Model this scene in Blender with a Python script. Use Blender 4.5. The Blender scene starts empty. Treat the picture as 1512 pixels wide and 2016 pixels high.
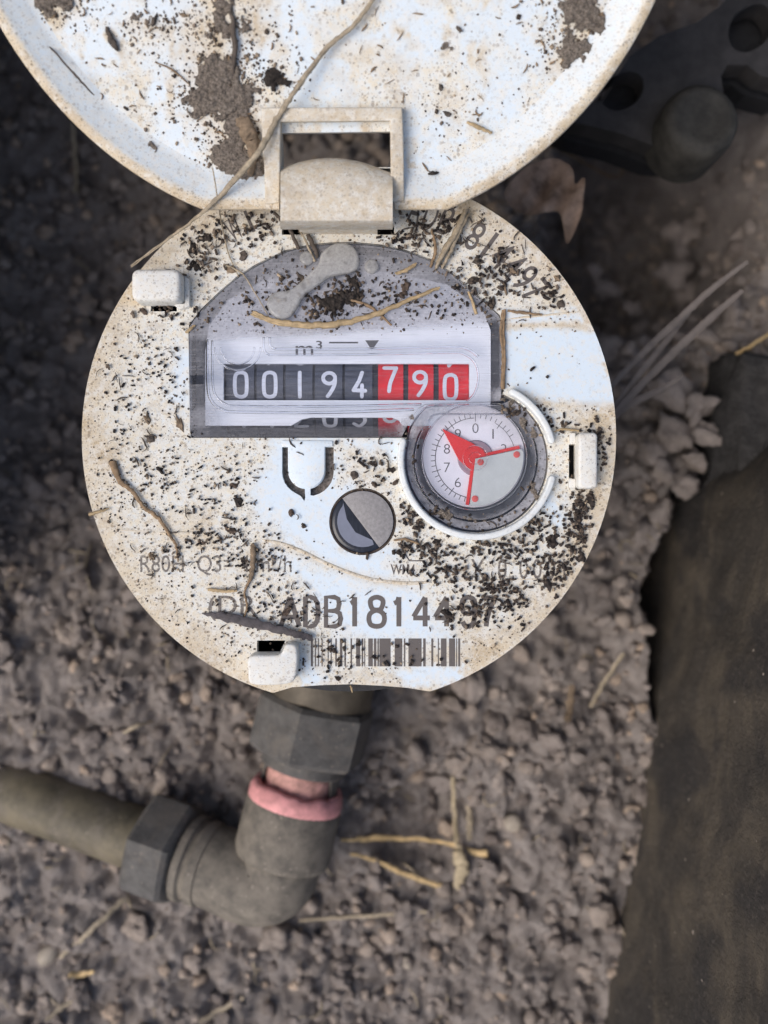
import bpy, bmesh, math, random
import numpy as np
from mathutils import Vector, Matrix, geometry, noise as mnoise

random.seed(7); RNG = np.random.default_rng(7)
scene = bpy.context.scene
COL = scene.collection
S = 0.001                      # everything below is written in millimetres
D = 160.0                      # camera height above the dial plate
K = 0.09                       # mm per photograph pixel on the dial plate

# ------------------------------------------------------------------ camera, sky, sun, exposure
cam = bpy.data.cameras.new('camera'); camo = bpy.data.objects.new('camera', cam); COL.objects.link(camo)
camo.location = (0, 0, D * S)
cam.sensor_fit = 'VERTICAL'; cam.sensor_height = 24.0
cam.lens = 24.0 * D / (2016 * K)
cam.clip_start = 0.005; cam.clip_end = 50.0
cam.dof.use_dof = True; cam.dof.focus_distance = 0.159; cam.dof.aperture_fstop = 7.0
scene.camera = camo

SUN_EL, SUN_AZ = math.radians(52), math.radians(245)     # azimuth clockwise from +Y
world = bpy.data.worlds.new('World'); scene.world = world; world.use_nodes = True
wn = world.node_tree.nodes; wl = world.node_tree.links
bg = wn['Background']; sky = wn.new('ShaderNodeTexSky'); sky.sky_type = 'NISHITA'; sky.sun_disc = False
sky.sun_elevation = SUN_EL; sky.sun_rotation = SUN_AZ; sky.dust_density = 4.0; sky.air_density = 1.0; sky.ozone_density = 1.0
wl.new(sky.outputs[0], bg.inputs[0]); bg.inputs[1].default_value = 0.15
sl = bpy.data.lights.new('sun', 'SUN'); sl.energy = 1.4; sl.angle = math.radians(44); sl.color = (1.0, 0.975, 0.95)
so = bpy.data.objects.new('sun', sl); COL.objects.link(so)
sd = Vector((math.sin(SUN_AZ) * math.cos(SUN_EL), math.cos(SUN_AZ) * math.cos(SUN_EL), math.sin(SUN_EL)))
so.rotation_euler = sd.to_track_quat('Z', 'Y').to_euler(); so.location = sd * 2
scene.view_settings.view_transform = 'Standard'; scene.view_settings.look = 'None'
scene.view_settings.exposure = 0.03; scene.view_settings.gamma = 1.0
scene.cycles.use_denoising = True
scene.cycles.max_bounces = 8; scene.cycles.transparent_max_bounces = 16
scene.cycles.caustics_reflective = False; scene.cycles.caustics_refractive = False

# ------------------------------------------------------------------ helpers
def F(px, py, z=0.0):
    """photograph pixel at height z (mm) -> world mm"""
    k = K * (D - z) / D
    return ((px - 756) * k, (1008 - py) * k, z)
def F2(px, py, z=0.0):
    return F(px, py, z)[:2]

PARENT_LOC = {}
def empty(name, loc, label, cat, group=None):
    o = bpy.data.objects.new(name, None); COL.objects.link(o)
    o.empty_display_size = 0.01
    o.location = [c * S for c in loc]
    PARENT_LOC[o.name] = Vector(loc)
    o['label'] = label; o['category'] = cat
    if group: o['group'] = group
    return o
def tag(o, label=None, cat=None, group=None, kind=None):
    if label: o['label'] = label
    if cat: o['category'] = cat
    if group: o['group'] = group
    if kind: o['kind'] = kind
    return o
def mk(name, verts, faces, mat, parent=None, smooth=False, attrs=None, sharp=None):
    """verts in world mm; the object's origin sits at the centre of its box"""
    V = np.asarray(verts, dtype=np.float64).reshape(-1, 3)
    c = (V.min(0) + V.max(0)) / 2
    me = bpy.data.meshes.new(name)
    if isinstance(faces, np.ndarray):
        n = faces.shape[1]; m = len(faces)
        me.vertices.add(len(V)); me.vertices.foreach_set('co', ((V - c) * S).astype(np.float32).ravel())
        me.loops.add(m * n); me.loops.foreach_set('vertex_index', faces.astype(np.int32).ravel())
        me.polygons.add(m); me.polygons.foreach_set('loop_start', np.arange(0, m * n, n, dtype=np.int32))
        me.polygons.foreach_set('loop_total', np.full(m, n, dtype=np.int32))
        me.update(calc_edges=True); me.validate()
    else:
        me.from_pydata(((V - c) * S).tolist(), [], [list(f) for f in faces]); me.update()
    if attrs:
        for k_, a in attrs.items():
            at = me.attributes.new(k_, 'FLOAT', 'POINT'); at.data.foreach_set('value', np.asarray(a, dtype=np.float32))
    if smooth:
        me.polygons.foreach_set('use_smooth', np.ones(len(me.polygons), dtype=bool))
        if sharp is not None:
            me.set_sharp_from_angle(angle=math.radians(sharp))
    if mat: me.materials.append(mat)
    o = bpy.data.objects.new(name, me); COL.objects.link(o)
    pl = Vector((0, 0, 0))
    if parent is not None:
        o.parent = parent; pl = PARENT_LOC[parent.name]
    o.location = [(c[i] - pl[i]) * S for i in range(3)]
    PARENT_LOC[o.name] = Vector(c)
    return o
class MB:
    def __init__(s): s.v = []; s.f = []
    def add(s, v, f):
        b = len(s.v); s.v += [tuple(p) for p in v]; s.f += [tuple(i + b for i in q) for q in f]; return s
    def make(s, name, mat, parent=None, smooth=False, sharp=None):
        return mk(name, s.v, s.f, mat, parent, smooth, sharp=sharp)

def circ(cx, cy, r, n, a0=0.0, a1=None):
    if a1 is None: return [(cx + r * math.cos(a0 + 2 * math.pi * i / n), cy + r * math.sin(a0 + 2 * math.pi * i / n)) for i in range(n)]
    return [(cx + r * math.cos(a0 + (a1 - a0) * i / (n - 1)), cy + r * math.sin(a0 + (a1 - a0) * i / (n - 1))) for i in range(n)]
def area(l):
    return 0.5 * sum(l[i][0] * l[(i + 1) % len(l)][1] - l[(i + 1) % len(l)][0] * l[i][1] for i in range(len(l)))
def ccw(l): return l if area(l) > 0 else l[::-1]
def catmull(pts, n=8, closed=False):
    P = [np.array(p, float) for p in pts]; out = []; m = len(P)
    for i in range(m if closed else m - 1):
        p0 = P[(i - 1) % m] if closed or i > 0 else 2 * P[0] - P[1]
        p1 = P[i]; p2 = P[(i + 1) % m]
        p3 = P[(i + 2) % m] if closed or i + 2 < m else 2 * P[-1] - P[-2]
        for j in range(n):
            t = j / n
            out.append(0.5 * ((2 * p1) + (-p0 + p2) * t + (2 * p0 - 5 * p1 + 4 * p2 - p3) * t * t + (-p0 + 3 * p1 - 3 * p2 + p3) * t ** 3))
    if not closed: out.append(P[-1])
    return [tuple(p) for p in out]
def resample(loop, step):
    out = []
    for i in range(len(loop)):
        a, b = np.array(loop[i]), np.array(loop[(i + 1) % len(loop)])
        n = max(1, int(round(np.linalg.norm(b - a) / step)))
        for j in range(n): out.append(tuple(a + (b - a) * j / n))
    return out
def inpoly(P, poly):
    P = np.asarray(P); x, y = P[:, 0], P[:, 1]; q = np.asarray(poly); r = np.zeros(len(P), bool)
    x1, y1 = q[:, 0], q[:, 1]; x2, y2 = np.roll(x1, -1), np.roll(y1, -1)
    for i in range(len(q)):
        if y1[i] == y2[i]: continue
        c = ((y1[i] > y) != (y2[i] > y)) & (x < (x2[i] - x1[i]) * (y - y1[i]) / (y2[i] - y1[i]) + x1[i])
        r ^= c
    return r
def sdpoly(P, poly):
    """signed distance, negative inside"""
    P = np.asarray(P, float); q = np.asarray(poly, float); d = np.full(len(P), 1e9)
    for i in range(len(q)):
        a = q[i]; b = q[(i + 1) % len(q)]; ab = b - a
        t = np.clip(((P - a) @ ab) / max(ab @ ab, 1e-12), 0, 1)
        d = np.minimum(d, np.linalg.norm(P - a - t[:, None] * ab, axis=1))
    return np.where(inpoly(P, poly), -d, d)
def sdline(P, pts):
    P = np.asarray(P, float); q = np.asarray(pts, float); d = np.full(len(P), 1e9)
    for i in range(len(q) - 1):
        a = q[i]; b = q[i + 1]; ab = b - a
        t = np.clip(((P - a) @ ab) / max(ab @ ab, 1e-12), 0, 1)
        d = np.minimum(d, np.linalg.norm(P - a - t[:, None] * ab, axis=1))
    return d
def sstep(a, b, x):
    t = np.clip((np.asarray(x) - a) / (b - a), 0, 1); return t * t * (3 - 2 * t)
def vnoise(P, scale, seed=0):
    """numpy value noise (2-D), 0..1"""
    P = np.asarray(P, float) / scale; i = np.floor(P).astype(np.int64); f = P - i; f = f * f * (3 - 2 * f)
    def h(a, b):
        n = (a * 374761393 + b * 668265263 + seed * 974634777) & 0xffffffff
        n = ((n ^ (n >> 13)) * 1274126177) & 0xffffffff
        return ((n ^ (n >> 16)) & 0xffff) / 65535.0
    a, b = i[:, 0], i[:, 1]
    return (h(a, b) * (1 - f[:, 0]) + h(a + 1, b) * f[:, 0]) * (1 - f[:, 1]) + (h(a, b + 1) * (1 - f[:, 0]) + h(a + 1, b + 1) * f[:, 0]) * f[:, 1]
def fbm(P, scale, seed=0, o=4):
    s = 0; a = 1; t = 0
    for i in range(o): s = s + a * vnoise(P, scale / 2 ** i, seed + 17 * i); t += a; a *= 0.5
    return s / t

def cdt(outer, holes, step):
    """planar triangulation with inner points: (points Nx2, triangles Mx3)"""
    loops = [resample(ccw(outer), step)] + [resample(ccw(h), step) for h in holes]
    pts = []; edges = []
    for l in loops:
        b = len(pts); pts += l; edges += [(b + i, b + (i + 1) % len(l)) for i in range(len(l))]
    A = np.array(pts); lo, hi = A.min(0), A.max(0)
    gx, gy = np.meshgrid(np.arange(lo[0], hi[0], step), np.arange(lo[1], hi[1], step))
    gx = gx + (np.arange(gx.shape[0]) % 2)[:, None] * step / 2
    G = np.c_[gx.ravel(), gy.ravel()]
    ok = inpoly(G, loops[0])
    for l in loops[1:]: ok &= ~inpoly(G, l)
    G = G[ok]
    keep = np.ones(len(G), bool)
    for p in A: keep &= ((G - p) ** 2).sum(1) > (0.45 * step) ** 2
    G = G[keep]
    vs = [Vector(p) for p in pts] + [Vector(p) for p in G.tolist()]
    r = geometry.delaunay_2d_cdt(vs, edges, [], 1, 1e-6)
    V = np.array([tuple(v) for v in r[0]]); T = np.array([t for t in r[2] if len(t) == 3], dtype=np.int64)
    C = V[T].mean(1); ok = inpoly(C, loops[0])
    for l in loops[1:]: ok &= ~inpoly(C, l)
    T = T[ok]
    a = V[T]; cr = (a[:, 1, 0] - a[:, 0, 0]) * (a[:, 2, 1] - a[:, 0, 1]) - (a[:, 1, 1] - a[:, 0, 1]) * (a[:, 2, 0] - a[:, 0, 0])
    T[cr < 0] = T[cr < 0][:, ::-1]
    return V, T, loops
def sheet(outer, holes, step, z, depth, round_=0.0):
    """plate with holes: top at z, walls down to z-depth; returns verts, faces(list), n_top"""
    V, T, loops = cdt(outer, holes, step)
    verts = [(p[0], p[1], z) for p in V]; faces = [tuple(t) for t in T.tolist()]
    ntop = len(verts)
    for li, l in enumerate(loops):
        n = len(l); b = len(verts)
        verts += [(p[0], p[1], z) for p in l] + [(p[0], p[1], z - depth) for p in l]
        for i in range(n):
            j = (i + 1) % n
            q = (b + i, b + n + i, b + n + j, b + j)
            faces.append(q if li == 0 else q[::-1])
    return verts, faces, ntop
def offset(loop, d):
    """inset (d>0) of a ccw loop by vertex normals"""
    n = len(loop); out = []
    for i in range(n):
        a = np.array(loop[i - 1]); b = np.array(loop[i]); c = np.array(loop[(i + 1) % n])
        e1 = b - a; e2 = c - b; e1 = e1 / (np.linalg.norm(e1) + 1e-9); e2 = e2 / (np.linalg.norm(e2) + 1e-9)
        n1 = np.array((-e1[1], e1[0])); n2 = np.array((-e2[1], e2[0])); m = n1 + n2; l = np.linalg.norm(m)
        m = m / l if l > 1e-6 else n1
        out.append(tuple(b + m * d / max(0.45, m @ n1)))
    return out
def prism(loop, z0, z1, bev=0.0, seg=3, tilt=None):
    """solid with a rounded top edge: verts, faces"""
    loop = ccw(loop); n = len(loop); rings = [[(x, y, z0) for x, y in loop]]
    if bev > 0:
        for s in range(seg + 1):
            a = math.pi / 2 * s / seg
            off = offset(loop, bev * (1 - math.cos(a)))
            rings.append([(x, y, z1 - bev + bev * math.sin(a)) for x, y in off])
    else: rings.append([(x, y, z1) for x, y in loop])
    v = [p for r in rings for p in r]; f = []
    for k in range(len(rings) - 1):
        for i in range(n):
            j = (i + 1) % n; f.append((k * n + i, k * n + j, (k + 1) * n + j, (k + 1) * n + i))
    f.append(tuple((len(rings) - 1) * n + i for i in range(n))); f.append(tuple(range(n - 1, -1, -1)))
    return v, f
def rrect(x0, y0, x1, y1, r, n=5):
    x0, x1 = min(x0, x1), max(x0, x1); y0, y1 = min(y0, y1), max(y0, y1)
    o = []
    for cx, cy, a in ((x1 - r, y1 - r, 0), (x0 + r, y1 - r, 90), (x0 + r, y0 + r, 180), (x1 - r, y0 + r, 270)):
        for i in range(n): t = math.radians(a + 90 * i / (n - 1)); o.append((cx + r * math.cos(t), cy + r * math.sin(t)))
    return o
def ribbon(pts, w, closed=False, cap=5):
    """flat stroke polygon strip: verts2d, faces"""
    P = [np.array(p, float) for p in pts]; n = len(P); L = []; R = []
    for i in range(n):
        a = P[i - 1] if (closed or i > 0) else P[i]; c = P[(i + 1) % n] if (closed or i < n - 1) else P[i]
        t = c - a; t = t / (np.linalg.norm(t) + 1e-9); nn = np.array((-t[1], t[0])) * w / 2
        L.append(P[i] + nn); R.append(P[i] - nn)
    v = [tuple(p) for p in L] + [tuple(p) for p in R]; f = []
    for i in range(n if closed else n - 1):
        j = (i + 1) % n; f.append((n + i, n + j, j, i))
    if not closed and cap:
        for e, s in ((0, 1), (n - 1, -1)):
            c = P[e]; d = (L[e] - c) * s; base = math.atan2(d[1], d[0]); ids = []
            for k in range(1, cap):
                t = base + math.pi * k / cap
                ids.append(len(v)); v.append((c[0] + w / 2 * math.cos(t), c[1] + w / 2 * math.sin(t)))
            f.append(((e if s == 1 else n + e),) + tuple(ids) + ((n + e if s == 1 else e),))
    return v, f
def frames(P):
    P = [Vector(p) for p in P]; n = len(P); out = []
    up = None
    for i in range(n):
        t = (P[min(i + 1, n - 1)] - P[max(i - 1, 0)])
        t = t.normalized() if t.length > 1e-9 else Vector((0, 0, 1))
        if up is None:
            up = Vector((0, 0, 1)) if abs(t.z) < 0.9 else Vector((1, 0, 0))
        b = (up - t * up.dot(t)).normalized(); a = t.cross(b)
        up = b; out.append((P[i], t, a, b))
    return out
def tube(pts, radii, n=8, flat=1.0, caps=True, jit=0.0, phase=0.0):
    fr = frames(pts); v = []; f = []
    if not hasattr(radii, '__len__'): radii = [radii] * len(pts)
    for (p, t, a, b), r in zip(fr, radii):
        for i in range(n):
            th = 2 * math.pi * i / n + phase; rr = r * (1 + random.uniform(-jit, jit))
            v.append(tuple(p + a * (rr * math.cos(th)) + b * (rr * flat * math.sin(th))))
    m = len(pts)
    for k in range(m - 1):
        for i in range(n):
            j = (i + 1) % n; f.append((k * n + i, k * n + j, (k + 1) * n + j, (k + 1) * n + i))
    if caps: f.append(tuple(range(n - 1, -1, -1))); f.append(tuple((m - 1) * n + i for i in range(n)))
    return v, f
def lathe(prof, c, axis=(0, 0, 1), n=48):
    """profile [(r, h)] turned about the axis through c"""
    ax = Vector(axis).normalized(); u = Vector((1, 0, 0)) if abs(ax.x) < 0.8 else Vector((0, 1, 0))
    u = (u - ax * u.dot(ax)).normalized(); w = ax.cross(u); c = Vector(c); v = []; f = []
    for r, h in prof:
        for i in range(n):
            t = 2 * math.pi * i / n; v.append(tuple(c + ax * h + u * (r * math.cos(t)) + w * (r * math.sin(t))))
    for k in range(len(prof) - 1):
        for i in range(n):
            j = (i + 1) % n; f.append((k * n + i, k * n + j, (k + 1) * n + j, (k + 1) * n + i))
    f.append(tuple(range(n - 1, -1, -1))); f.append(tuple((len(prof) - 1) * n + i for i in range(n)))
    return v, f
_tc = {}
def glyphs(s, off=0.0, space=1.0):
    cu = bpy.data.curves.new('lettering', 'FONT'); cu.body = s; cu.resolution_u = 4; cu.offset = off; cu.space_character = space
    o = bpy.data.objects.new('lettering', cu); me = bpy.data.meshes.new_from_object(o)
    V = np.array([v.co[:2] for v in me.vertices]); f = [tuple(p.vertices) for p in me.polygons]
    bpy.data.objects.remove(o); bpy.data.curves.remove(cu); bpy.data.meshes.remove(me)
    return V, f
def text_fit(s, x0, y0, x1, y1, z, off=0.0, space=1.0, shear=0.0):
    """text whose outline fills the photo-pixel box x0,y0 (top left)..x1,y1 at height z"""
    V, f = glyphs(s, off, space); lo, hi = V.min(0), V.max(0); t = (V - lo) / (hi - lo)
    a = F2(x0, y1, z); b = F2(x1, y0, z)
    X = a[0] + t[:, 0] * (b[0] - a[0]); Y = a[1] + t[:, 1] * (b[1] - a[1])
    return [(x, y, z) for x, y in zip(X, Y)], f

# ------------------------------------------------------------------ materials
def nt(name):
    m = bpy.data.materials.new(name); m.use_nodes = True; n = m.node_tree; b = n.nodes['Principled BSDF']
    return m, n, b
def node(n, t, **kw):
    x = n.nodes.new(t)
    for k_, v in kw.items():
        if k_.startswith('i_'):
            key = k_[2:]; key = int(key) if key.isdigit() else key
            x.inputs[key].default_value = v
        else: setattr(x, k_, v)
    return x
def coords(n, sc):
    tc = node(n, 'ShaderNodeTexCoord'); mp = node(n, 'ShaderNodeMapping'); mp.inputs['Scale'].default_value = sc if hasattr(sc, '__len__') else (sc,) * 3
    n.links.new(tc.outputs['Object'], mp.inputs['Vector']); return mp.outputs[0]
def noise_(n, vec, scale, detail=4, rough=0.6, dist=0.0):
    x = node(n, 'ShaderNodeTexNoise', i_Scale=scale, i_Detail=detail, i_Roughness=rough, i_Distortion=dist)
    n.links.new(vec, x.inputs['Vector']); return x.outputs['Fac']
def ramp(n, fac, stops):
    r = node(n, 'ShaderNodeValToRGB'); e = r.color_ramp.elements
    while len(e) < len(stops): e.new(0.5)
    for el, (p, c) in zip(e, stops):
        el.position = p; el.color = tuple(c) + (1,) if hasattr(c, '__len__') else (c, c, c, 1)
    n.links.new(fac, r.inputs[0]); return r.outputs[0]
def mixc(n, fac, a, b, mode='MIX'):
    x = node(n, 'ShaderNodeMix', data_type='RGBA', blend_type=mode)
    for sock, v in ((x.inputs[0], fac), (x.inputs[6], a), (x.inputs[7], b)):
        if isinstance(v, (int, float)): sock.default_value = v
        elif isinstance(v, tuple): sock.default_value = v + (1,) if len(v) == 3 else v
        else: n.links.new(v, sock)
    return x.outputs[2]
def math_(n, op, a, b=None, clamp=False):
    x = node(n, 'ShaderNodeMath', operation=op, use_clamp=clamp)
    for s_, v in zip(x.inputs, (a, b)):
        if v is None: continue
        if isinstance(v, (int, float)): s_.default_value = v
        else: n.links.new(v, s_)
    return x.outputs[0]
def attr(n, name):
    return node(n, 'ShaderNodeAttribute', attribute_name=name).outputs['Fac']
def bump(n, b, h, strength, dist):
    x = node(n, 'ShaderNodeBump', i_Strength=strength, i_Distance=dist); n.links.new(h, x.inputs['Height'])
    n.links.new(x.outputs[0], b.inputs['Normal']); return x
def specks(n, vec, scale, thr, keep, keep_scale):
    """irregular dark specks: cells of a voronoi, only where a slow noise allows"""
    w = node(n, 'ShaderNodeTexNoise', i_Scale=scale * 1.7, i_Detail=2.0); n.links.new(vec, w.inputs['Vector'])
    ad = node(n, 'ShaderNodeVectorMath', operation='MULTIPLY_ADD'); n.links.new(w.outputs['Color'], ad.inputs[0])
    ad.inputs[1].default_value = (0.55 / scale,) * 3; n.links.new(vec, ad.inputs[2])
    v = node(n, 'ShaderNodeTexVoronoi', i_Scale=scale); n.links.new(ad.outputs[0], v.inputs['Vector'])
    sep = node(n, 'ShaderNodeSeparateColor'); n.links.new(v.outputs['Color'], sep.inputs[0])
    rad = math_(n, 'MULTIPLY', sep.outputs[0], thr)
    dot = math_(n, 'LESS_THAN', v.outputs['Distance'], rad)
    k_ = noise_(n, vec, keep_scale, 3, 0.6)
    al = math_(n, 'GREATER_THAN', math_(n, 'ADD', sep.outputs[1], k_), keep)
    return math_(n, 'MULTIPLY', dot, al)

def plastic(name, dirt=None, stain=None, clean=(0.68, 0.78, 0.86), cream=(0.76, 0.68, 0.53), speck=1.0):
    """white plastic under a film of soil; dirt/stain either fixed or read from the mesh"""
    m, n, b = nt(name); vec = coords(n, 1000.0)         # 1 unit = 1 mm
    d = attr(n, 'dirt') if dirt is None else dirt
    st = attr(n, 'stain') if stain is None else stain
    big = noise_(n, vec, 0.16, 5, 0.62); mid = noise_(n, vec, 0.9, 5, 0.7); fine = noise_(n, vec, 3.2, 4, 0.75)
    film = ramp(n, mid, [(0.30, 0.25), (0.62, 1.0)])
    dm = math_(n, 'MULTIPLY', film, d, True)
    c = mixc(n, dm, clean, cream)
    tan = ramp(n, big, [(0.40, (0.66, 0.545, 0.375)), (0.60, (0.54, 0.42, 0.265))])
    c = mixc(n, math_(n, 'MULTIPLY', ramp(n, fine, [(0.30, 0.5), (0.58, 1.0)]), st, True), c, tan)
    # pale worn spots inside the film
    pale = ramp(n, noise_(n, vec, 0.55, 6, 0.75), [(0.50, 0.0), (0.60, 1.0)])
    c = mixc(n, math_(n, 'MULTIPLY', pale, 0.55), c, (0.78, 0.76, 0.70))
    # fine soil grains
    g1 = specks(n, vec, 1.7, 0.50, 1.02, 0.22); g2 = specks(n, vec, 3.6, 0.52, 0.98, 0.3); g3 = specks(n, vec, 0.95, 0.30, 1.24, 0.12)
    smear = ramp(n, noise_(n, coords(n, (420.0, 700.0, 1000.0)), 0.5, 7, 0.72, 0.8), [(0.53, 0.0), (0.68, 1.0)])
    c = mixc(n, math_(n, 'MULTIPLY', math_(n, 'MULTIPLY', smear, d), 0.42), c, (0.36, 0.27, 0.175))
    dd = math_(n, 'ADD', math_(n, 'MULTIPLY', d, 0.92), 0.02, True)
    dirtcol = ramp(n, noise_(n, vec, 2.3, 2), [(0.38, (0.085, 0.062, 0.045)), (0.62, (0.30, 0.215, 0.14))])
    for g, a in ((g2, 0.50), (g1, 0.55), (g3, 0.55)):
        c = mixc(n, math_(n, 'MULTIPLY', math_(n, 'MULTIPLY', g, dd), a * speck), c, dirtcol)
    n.links.new(c, b.inputs['Base Color'])
    r = math_(n, 'ADD', math_(n, 'MULTIPLY', dm, 0.45), 0.38); n.links.new(r, b.inputs['Roughness'])
    b.inputs['Specular IOR Level'].default_value = 0.35
    h = math_(n, 'ADD', math_(n, 'MULTIPLY', math_(n, 'MULTIPLY', fine, dm), 1.0), math_(n, 'MULTIPLY', math_(n, 'MULTIPLY', mid, dm), 0.8))
    h = math_(n, 'ADD', h, math_(n, 'MULTIPLY', math_(n, 'MAXIMUM', g1, g3), 1.2))
    bump(n, b, h, 0.35, 0.00012)
    return m
def simple(name, col, rough=0.6, var=0.25, scale=0.8, bmp=0.3, dist=0.0002, metal=0.0, spec=0.4, col2=None, stretch=None, mud=None):
    m, n, b = nt(name); vec = coords(n, stretch or 1000.0)
    f = noise_(n, vec, scale, 5, 0.65)
    lo = tuple(x * (1 - var) for x in col); hi = tuple(min(1, x * (1 + var)) for x in (col2 or col))
    c = ramp(n, f, [(0.3, lo), (0.7, hi)])
    if mud:
        v1 = coords(n, 1000.0); c = mixc(n, math_(n, 'MULTIPLY', ramp(n, noise_(n, v1, 0.11, 7, 0.72, 0.6), [(0.47, 0.0), (0.60, 1.0)]), 0.62), c, mud)
        c = mixc(n, math_(n, 'MULTIPLY', specks(n, v1, 0.9, 0.34, 1.18, 0.1), 0.7), c, tuple(x * 1.3 for x in mud))
    n.links.new(c, b.inputs['Base Color'])
    b.inputs['Roughness'].default_value = rough; b.inputs['Metallic'].default_value = metal; b.inputs['Specular IOR Level'].default_value = spec
    if bmp: bump(n, b, noise_(n, vec, scale * 3, 4, 0.7), bmp, dist)
    return m
def print_mat(name, col, wear=0.35, scale=1.6):
    """thin worn print: lets the plastic show where it is rubbed off"""
    m, n, b = nt(name); vec = coords(n, 1000.0)
    b.inputs['Base Color'].default_value = col + (1,); b.inputs['Roughness'].default_value = 0.7
    f = noise_(n, vec, scale, 5, 0.75)
    n.links.new(ramp(n, f, [(wear - 0.06, 0.25), (wear + 0.10, 1.0)]), b.inputs['Alpha'])
    return m
def clear(name, tint=(0.975, 0.98, 0.99), rough=0.06, dustcol=(0.56, 0.555, 0.585), dust=None, scratch=True, grit=0.6):
    """clear plastic: transparent body, sharp reflection, and whatever dust lies on it"""
    m, n, b = nt(name); vec = coords(n, 1000.0)
    out = n.nodes['Material Output']; n.nodes.remove(b)
    tr = node(n, 'ShaderNodeBsdfTransparent'); tr.inputs[0].default_value = tint + (1,)
    gl = node(n, 'ShaderNodeBsdfGlossy'); gl.inputs['Roughness'].default_value = rough
    lw = node(n, 'ShaderNodeLayerWeight', i_Blend=0.5)
    fre = math_(n, 'ADD', math_(n, 'MULTIPLY', math_(n, 'POWER', lw.outputs['Facing'], 4.0), 0.6), 0.04)
    mx = node(n, 'ShaderNodeMixShader'); n.links.new(fre, mx.inputs[0]); n.links.new(tr.outputs[0], mx.inputs[1]); n.links.new(gl.outputs[0], mx.inputs[2])
    df = node(n, 'ShaderNodeBsdfDiffuse')
    col = ramp(n, noise_(n, vec, 2.0, 4), [(0.3, tuple(c * 0.8 for c in dustcol)), (0.7, tuple(min(1, c * 1.18) for c in dustcol))])
    g = specks(n, vec, 2.6, 0.5, 1.05, 0.3)
    d = attr(n, 'dust') if dust is None else dust
    col = mixc(n, math_(n, 'MULTIPLY', g, grit), col, (0.10, 0.075, 0.06)); n.links.new(col, df.inputs[0])
    film = ramp(n, noise_(n, vec, 0.8, 6, 0.75), [(0.25, 0.72), (0.7, 1.12)])
    a = math_(n, 'MULTIPLY', film, d, True)
    if scratch:
        mp = coords(n, (120.0, 4200.0, 1000.0)); sc = noise_(n, mp, 1.0, 4, 0.7)
        a = math_(n, 'ADD', a, ramp(n, sc, [(0.50, 0.0), (0.70, 0.20)]), True)
    a = math_(n, 'MAXIMUM', a, math_(n, 'MULTIPLY', g, math_(n, 'MULTIPLY', d, 0.9)))
    tl = node(n, 'ShaderNodeBsdfTranslucent'); n.links.new(col, tl.inputs[0])
    dx = node(n, 'ShaderNodeMixShader'); dx.inputs[0].default_value = 0.35; n.links.new(df.outputs[0], dx.inputs[1]); n.links.new(tl.outputs[0], dx.inputs[2]); df = dx
    m2 = node(n, 'ShaderNodeMixShader'); n.links.new(a, m2.inputs[0]); n.links.new(mx.outputs[0], m2.inputs[1]); n.links.new(df.outputs[0], m2.inputs[2])
    n.links.new(m2.outputs[0], out.inputs[0])
    return m

M = {}
M['face'] = plastic('dirty_white_plastic')
M['clip'] = plastic('soiled_clip_plastic', dirt=0.6, stain=0.05, clean=(0.74, 0.78, 0.80))
M['rail'] = plastic('clean_rail_plastic', dirt=0.25, stain=0.0, speck=0.8, clean=(0.74, 0.79, 0.81))
M['tab'] = plastic('wiped_tab_plastic', dirt=0.15, stain=0.0)
M['hinge'] = plastic('yellowed_hinge_plastic', dirt=0.85, stain=0.6, cream=(0.60, 0.505, 0.36), speck=0.6)
M['ridge'] = plastic('dirty_ridge_plastic', dirt=0.9, stain=0.75)
M['print'] = print_mat('grey_brown_print', (0.125, 0.108, 0.10), 0.34)
M['faint'] = print_mat('faint_print', (0.17, 0.15, 0.135), 0.45)
M['black_print'] = print_mat('black_dial_print', (0.09, 0.09, 0.10), 0.2)
M['window'] = clear('dusty_clear_plastic')
M['dial_clear'] = clear('clear_dial_plastic', scratch=False)
m_, n_, b_ = nt('clear_bead_plastic'); b_.inputs['Transmission Weight'].default_value = 1.0; b_.inputs['IOR'].default_value = 1.3; b_.inputs['Roughness'].default_value = 0.06; b_.inputs['Base Color'].default_value = (0.96, 0.97, 1, 1); M['glass_bead'] = m_
M['frost'] = clear('frosted_clear_plastic', tint=(0.88, 0.88, 0.87), rough=0.16, dust=0.46, dustcol=(0.78, 0.765, 0.74), scratch=False, grit=0.15)
M['white_plate'] = simple('white_register_plate', (0.84, 0.88, 0.98), 0.4, 0.03, 0.3, 0)
M['dial_white'] = simple('white_dial_card', (0.82, 0.81, 0.89), 0.5, 0.04, 0.4, 0)
M['grey_well'] = simple('grey_register_housing', (0.33, 0.37, 0.46), 0.5, 0.3, 0.25, 0.2)
M['black_wheel'] = simple('black_number_wheel', (0.072, 0.082, 0.115), 0.35, 0.4, 0.8, 0.1, stretch=(300, 2600, 1000))
M['spacer'] = simple('dark_wheel_spacer', (0.022, 0.025, 0.036), 0.5, 0.3, 0.8, 0)
M['red_wheel'] = simple('red_number_wheel', (0.66, 0.028, 0.04), 0.4, 0.15, 0.6, 0.1)
M['numeral'] = simple('white_numeral_paint', (0.66, 0.70, 0.82), 0.5, 0.06, 1.0, 0)
M['red'] = simple('red_pointer_plastic', (0.74, 0.03, 0.03), 0.4, 0.08, 0.5, 0.0)
M['rivet_red'] = simple('red_rivet', (0.66, 0.10, 0.09), 0.5, 0.1, 1.0, 0)
M['silver'] = simple('brushed_silver_shield', (0.55, 0.58, 0.575), 0.5, 0.06, 0.5, 0.15, metal=0.1)
M['hub_shade'] = simple('mauve_hub_shadow', (0.33, 0.24, 0.29), 0.5, 0.1, 0.5, 0)
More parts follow.
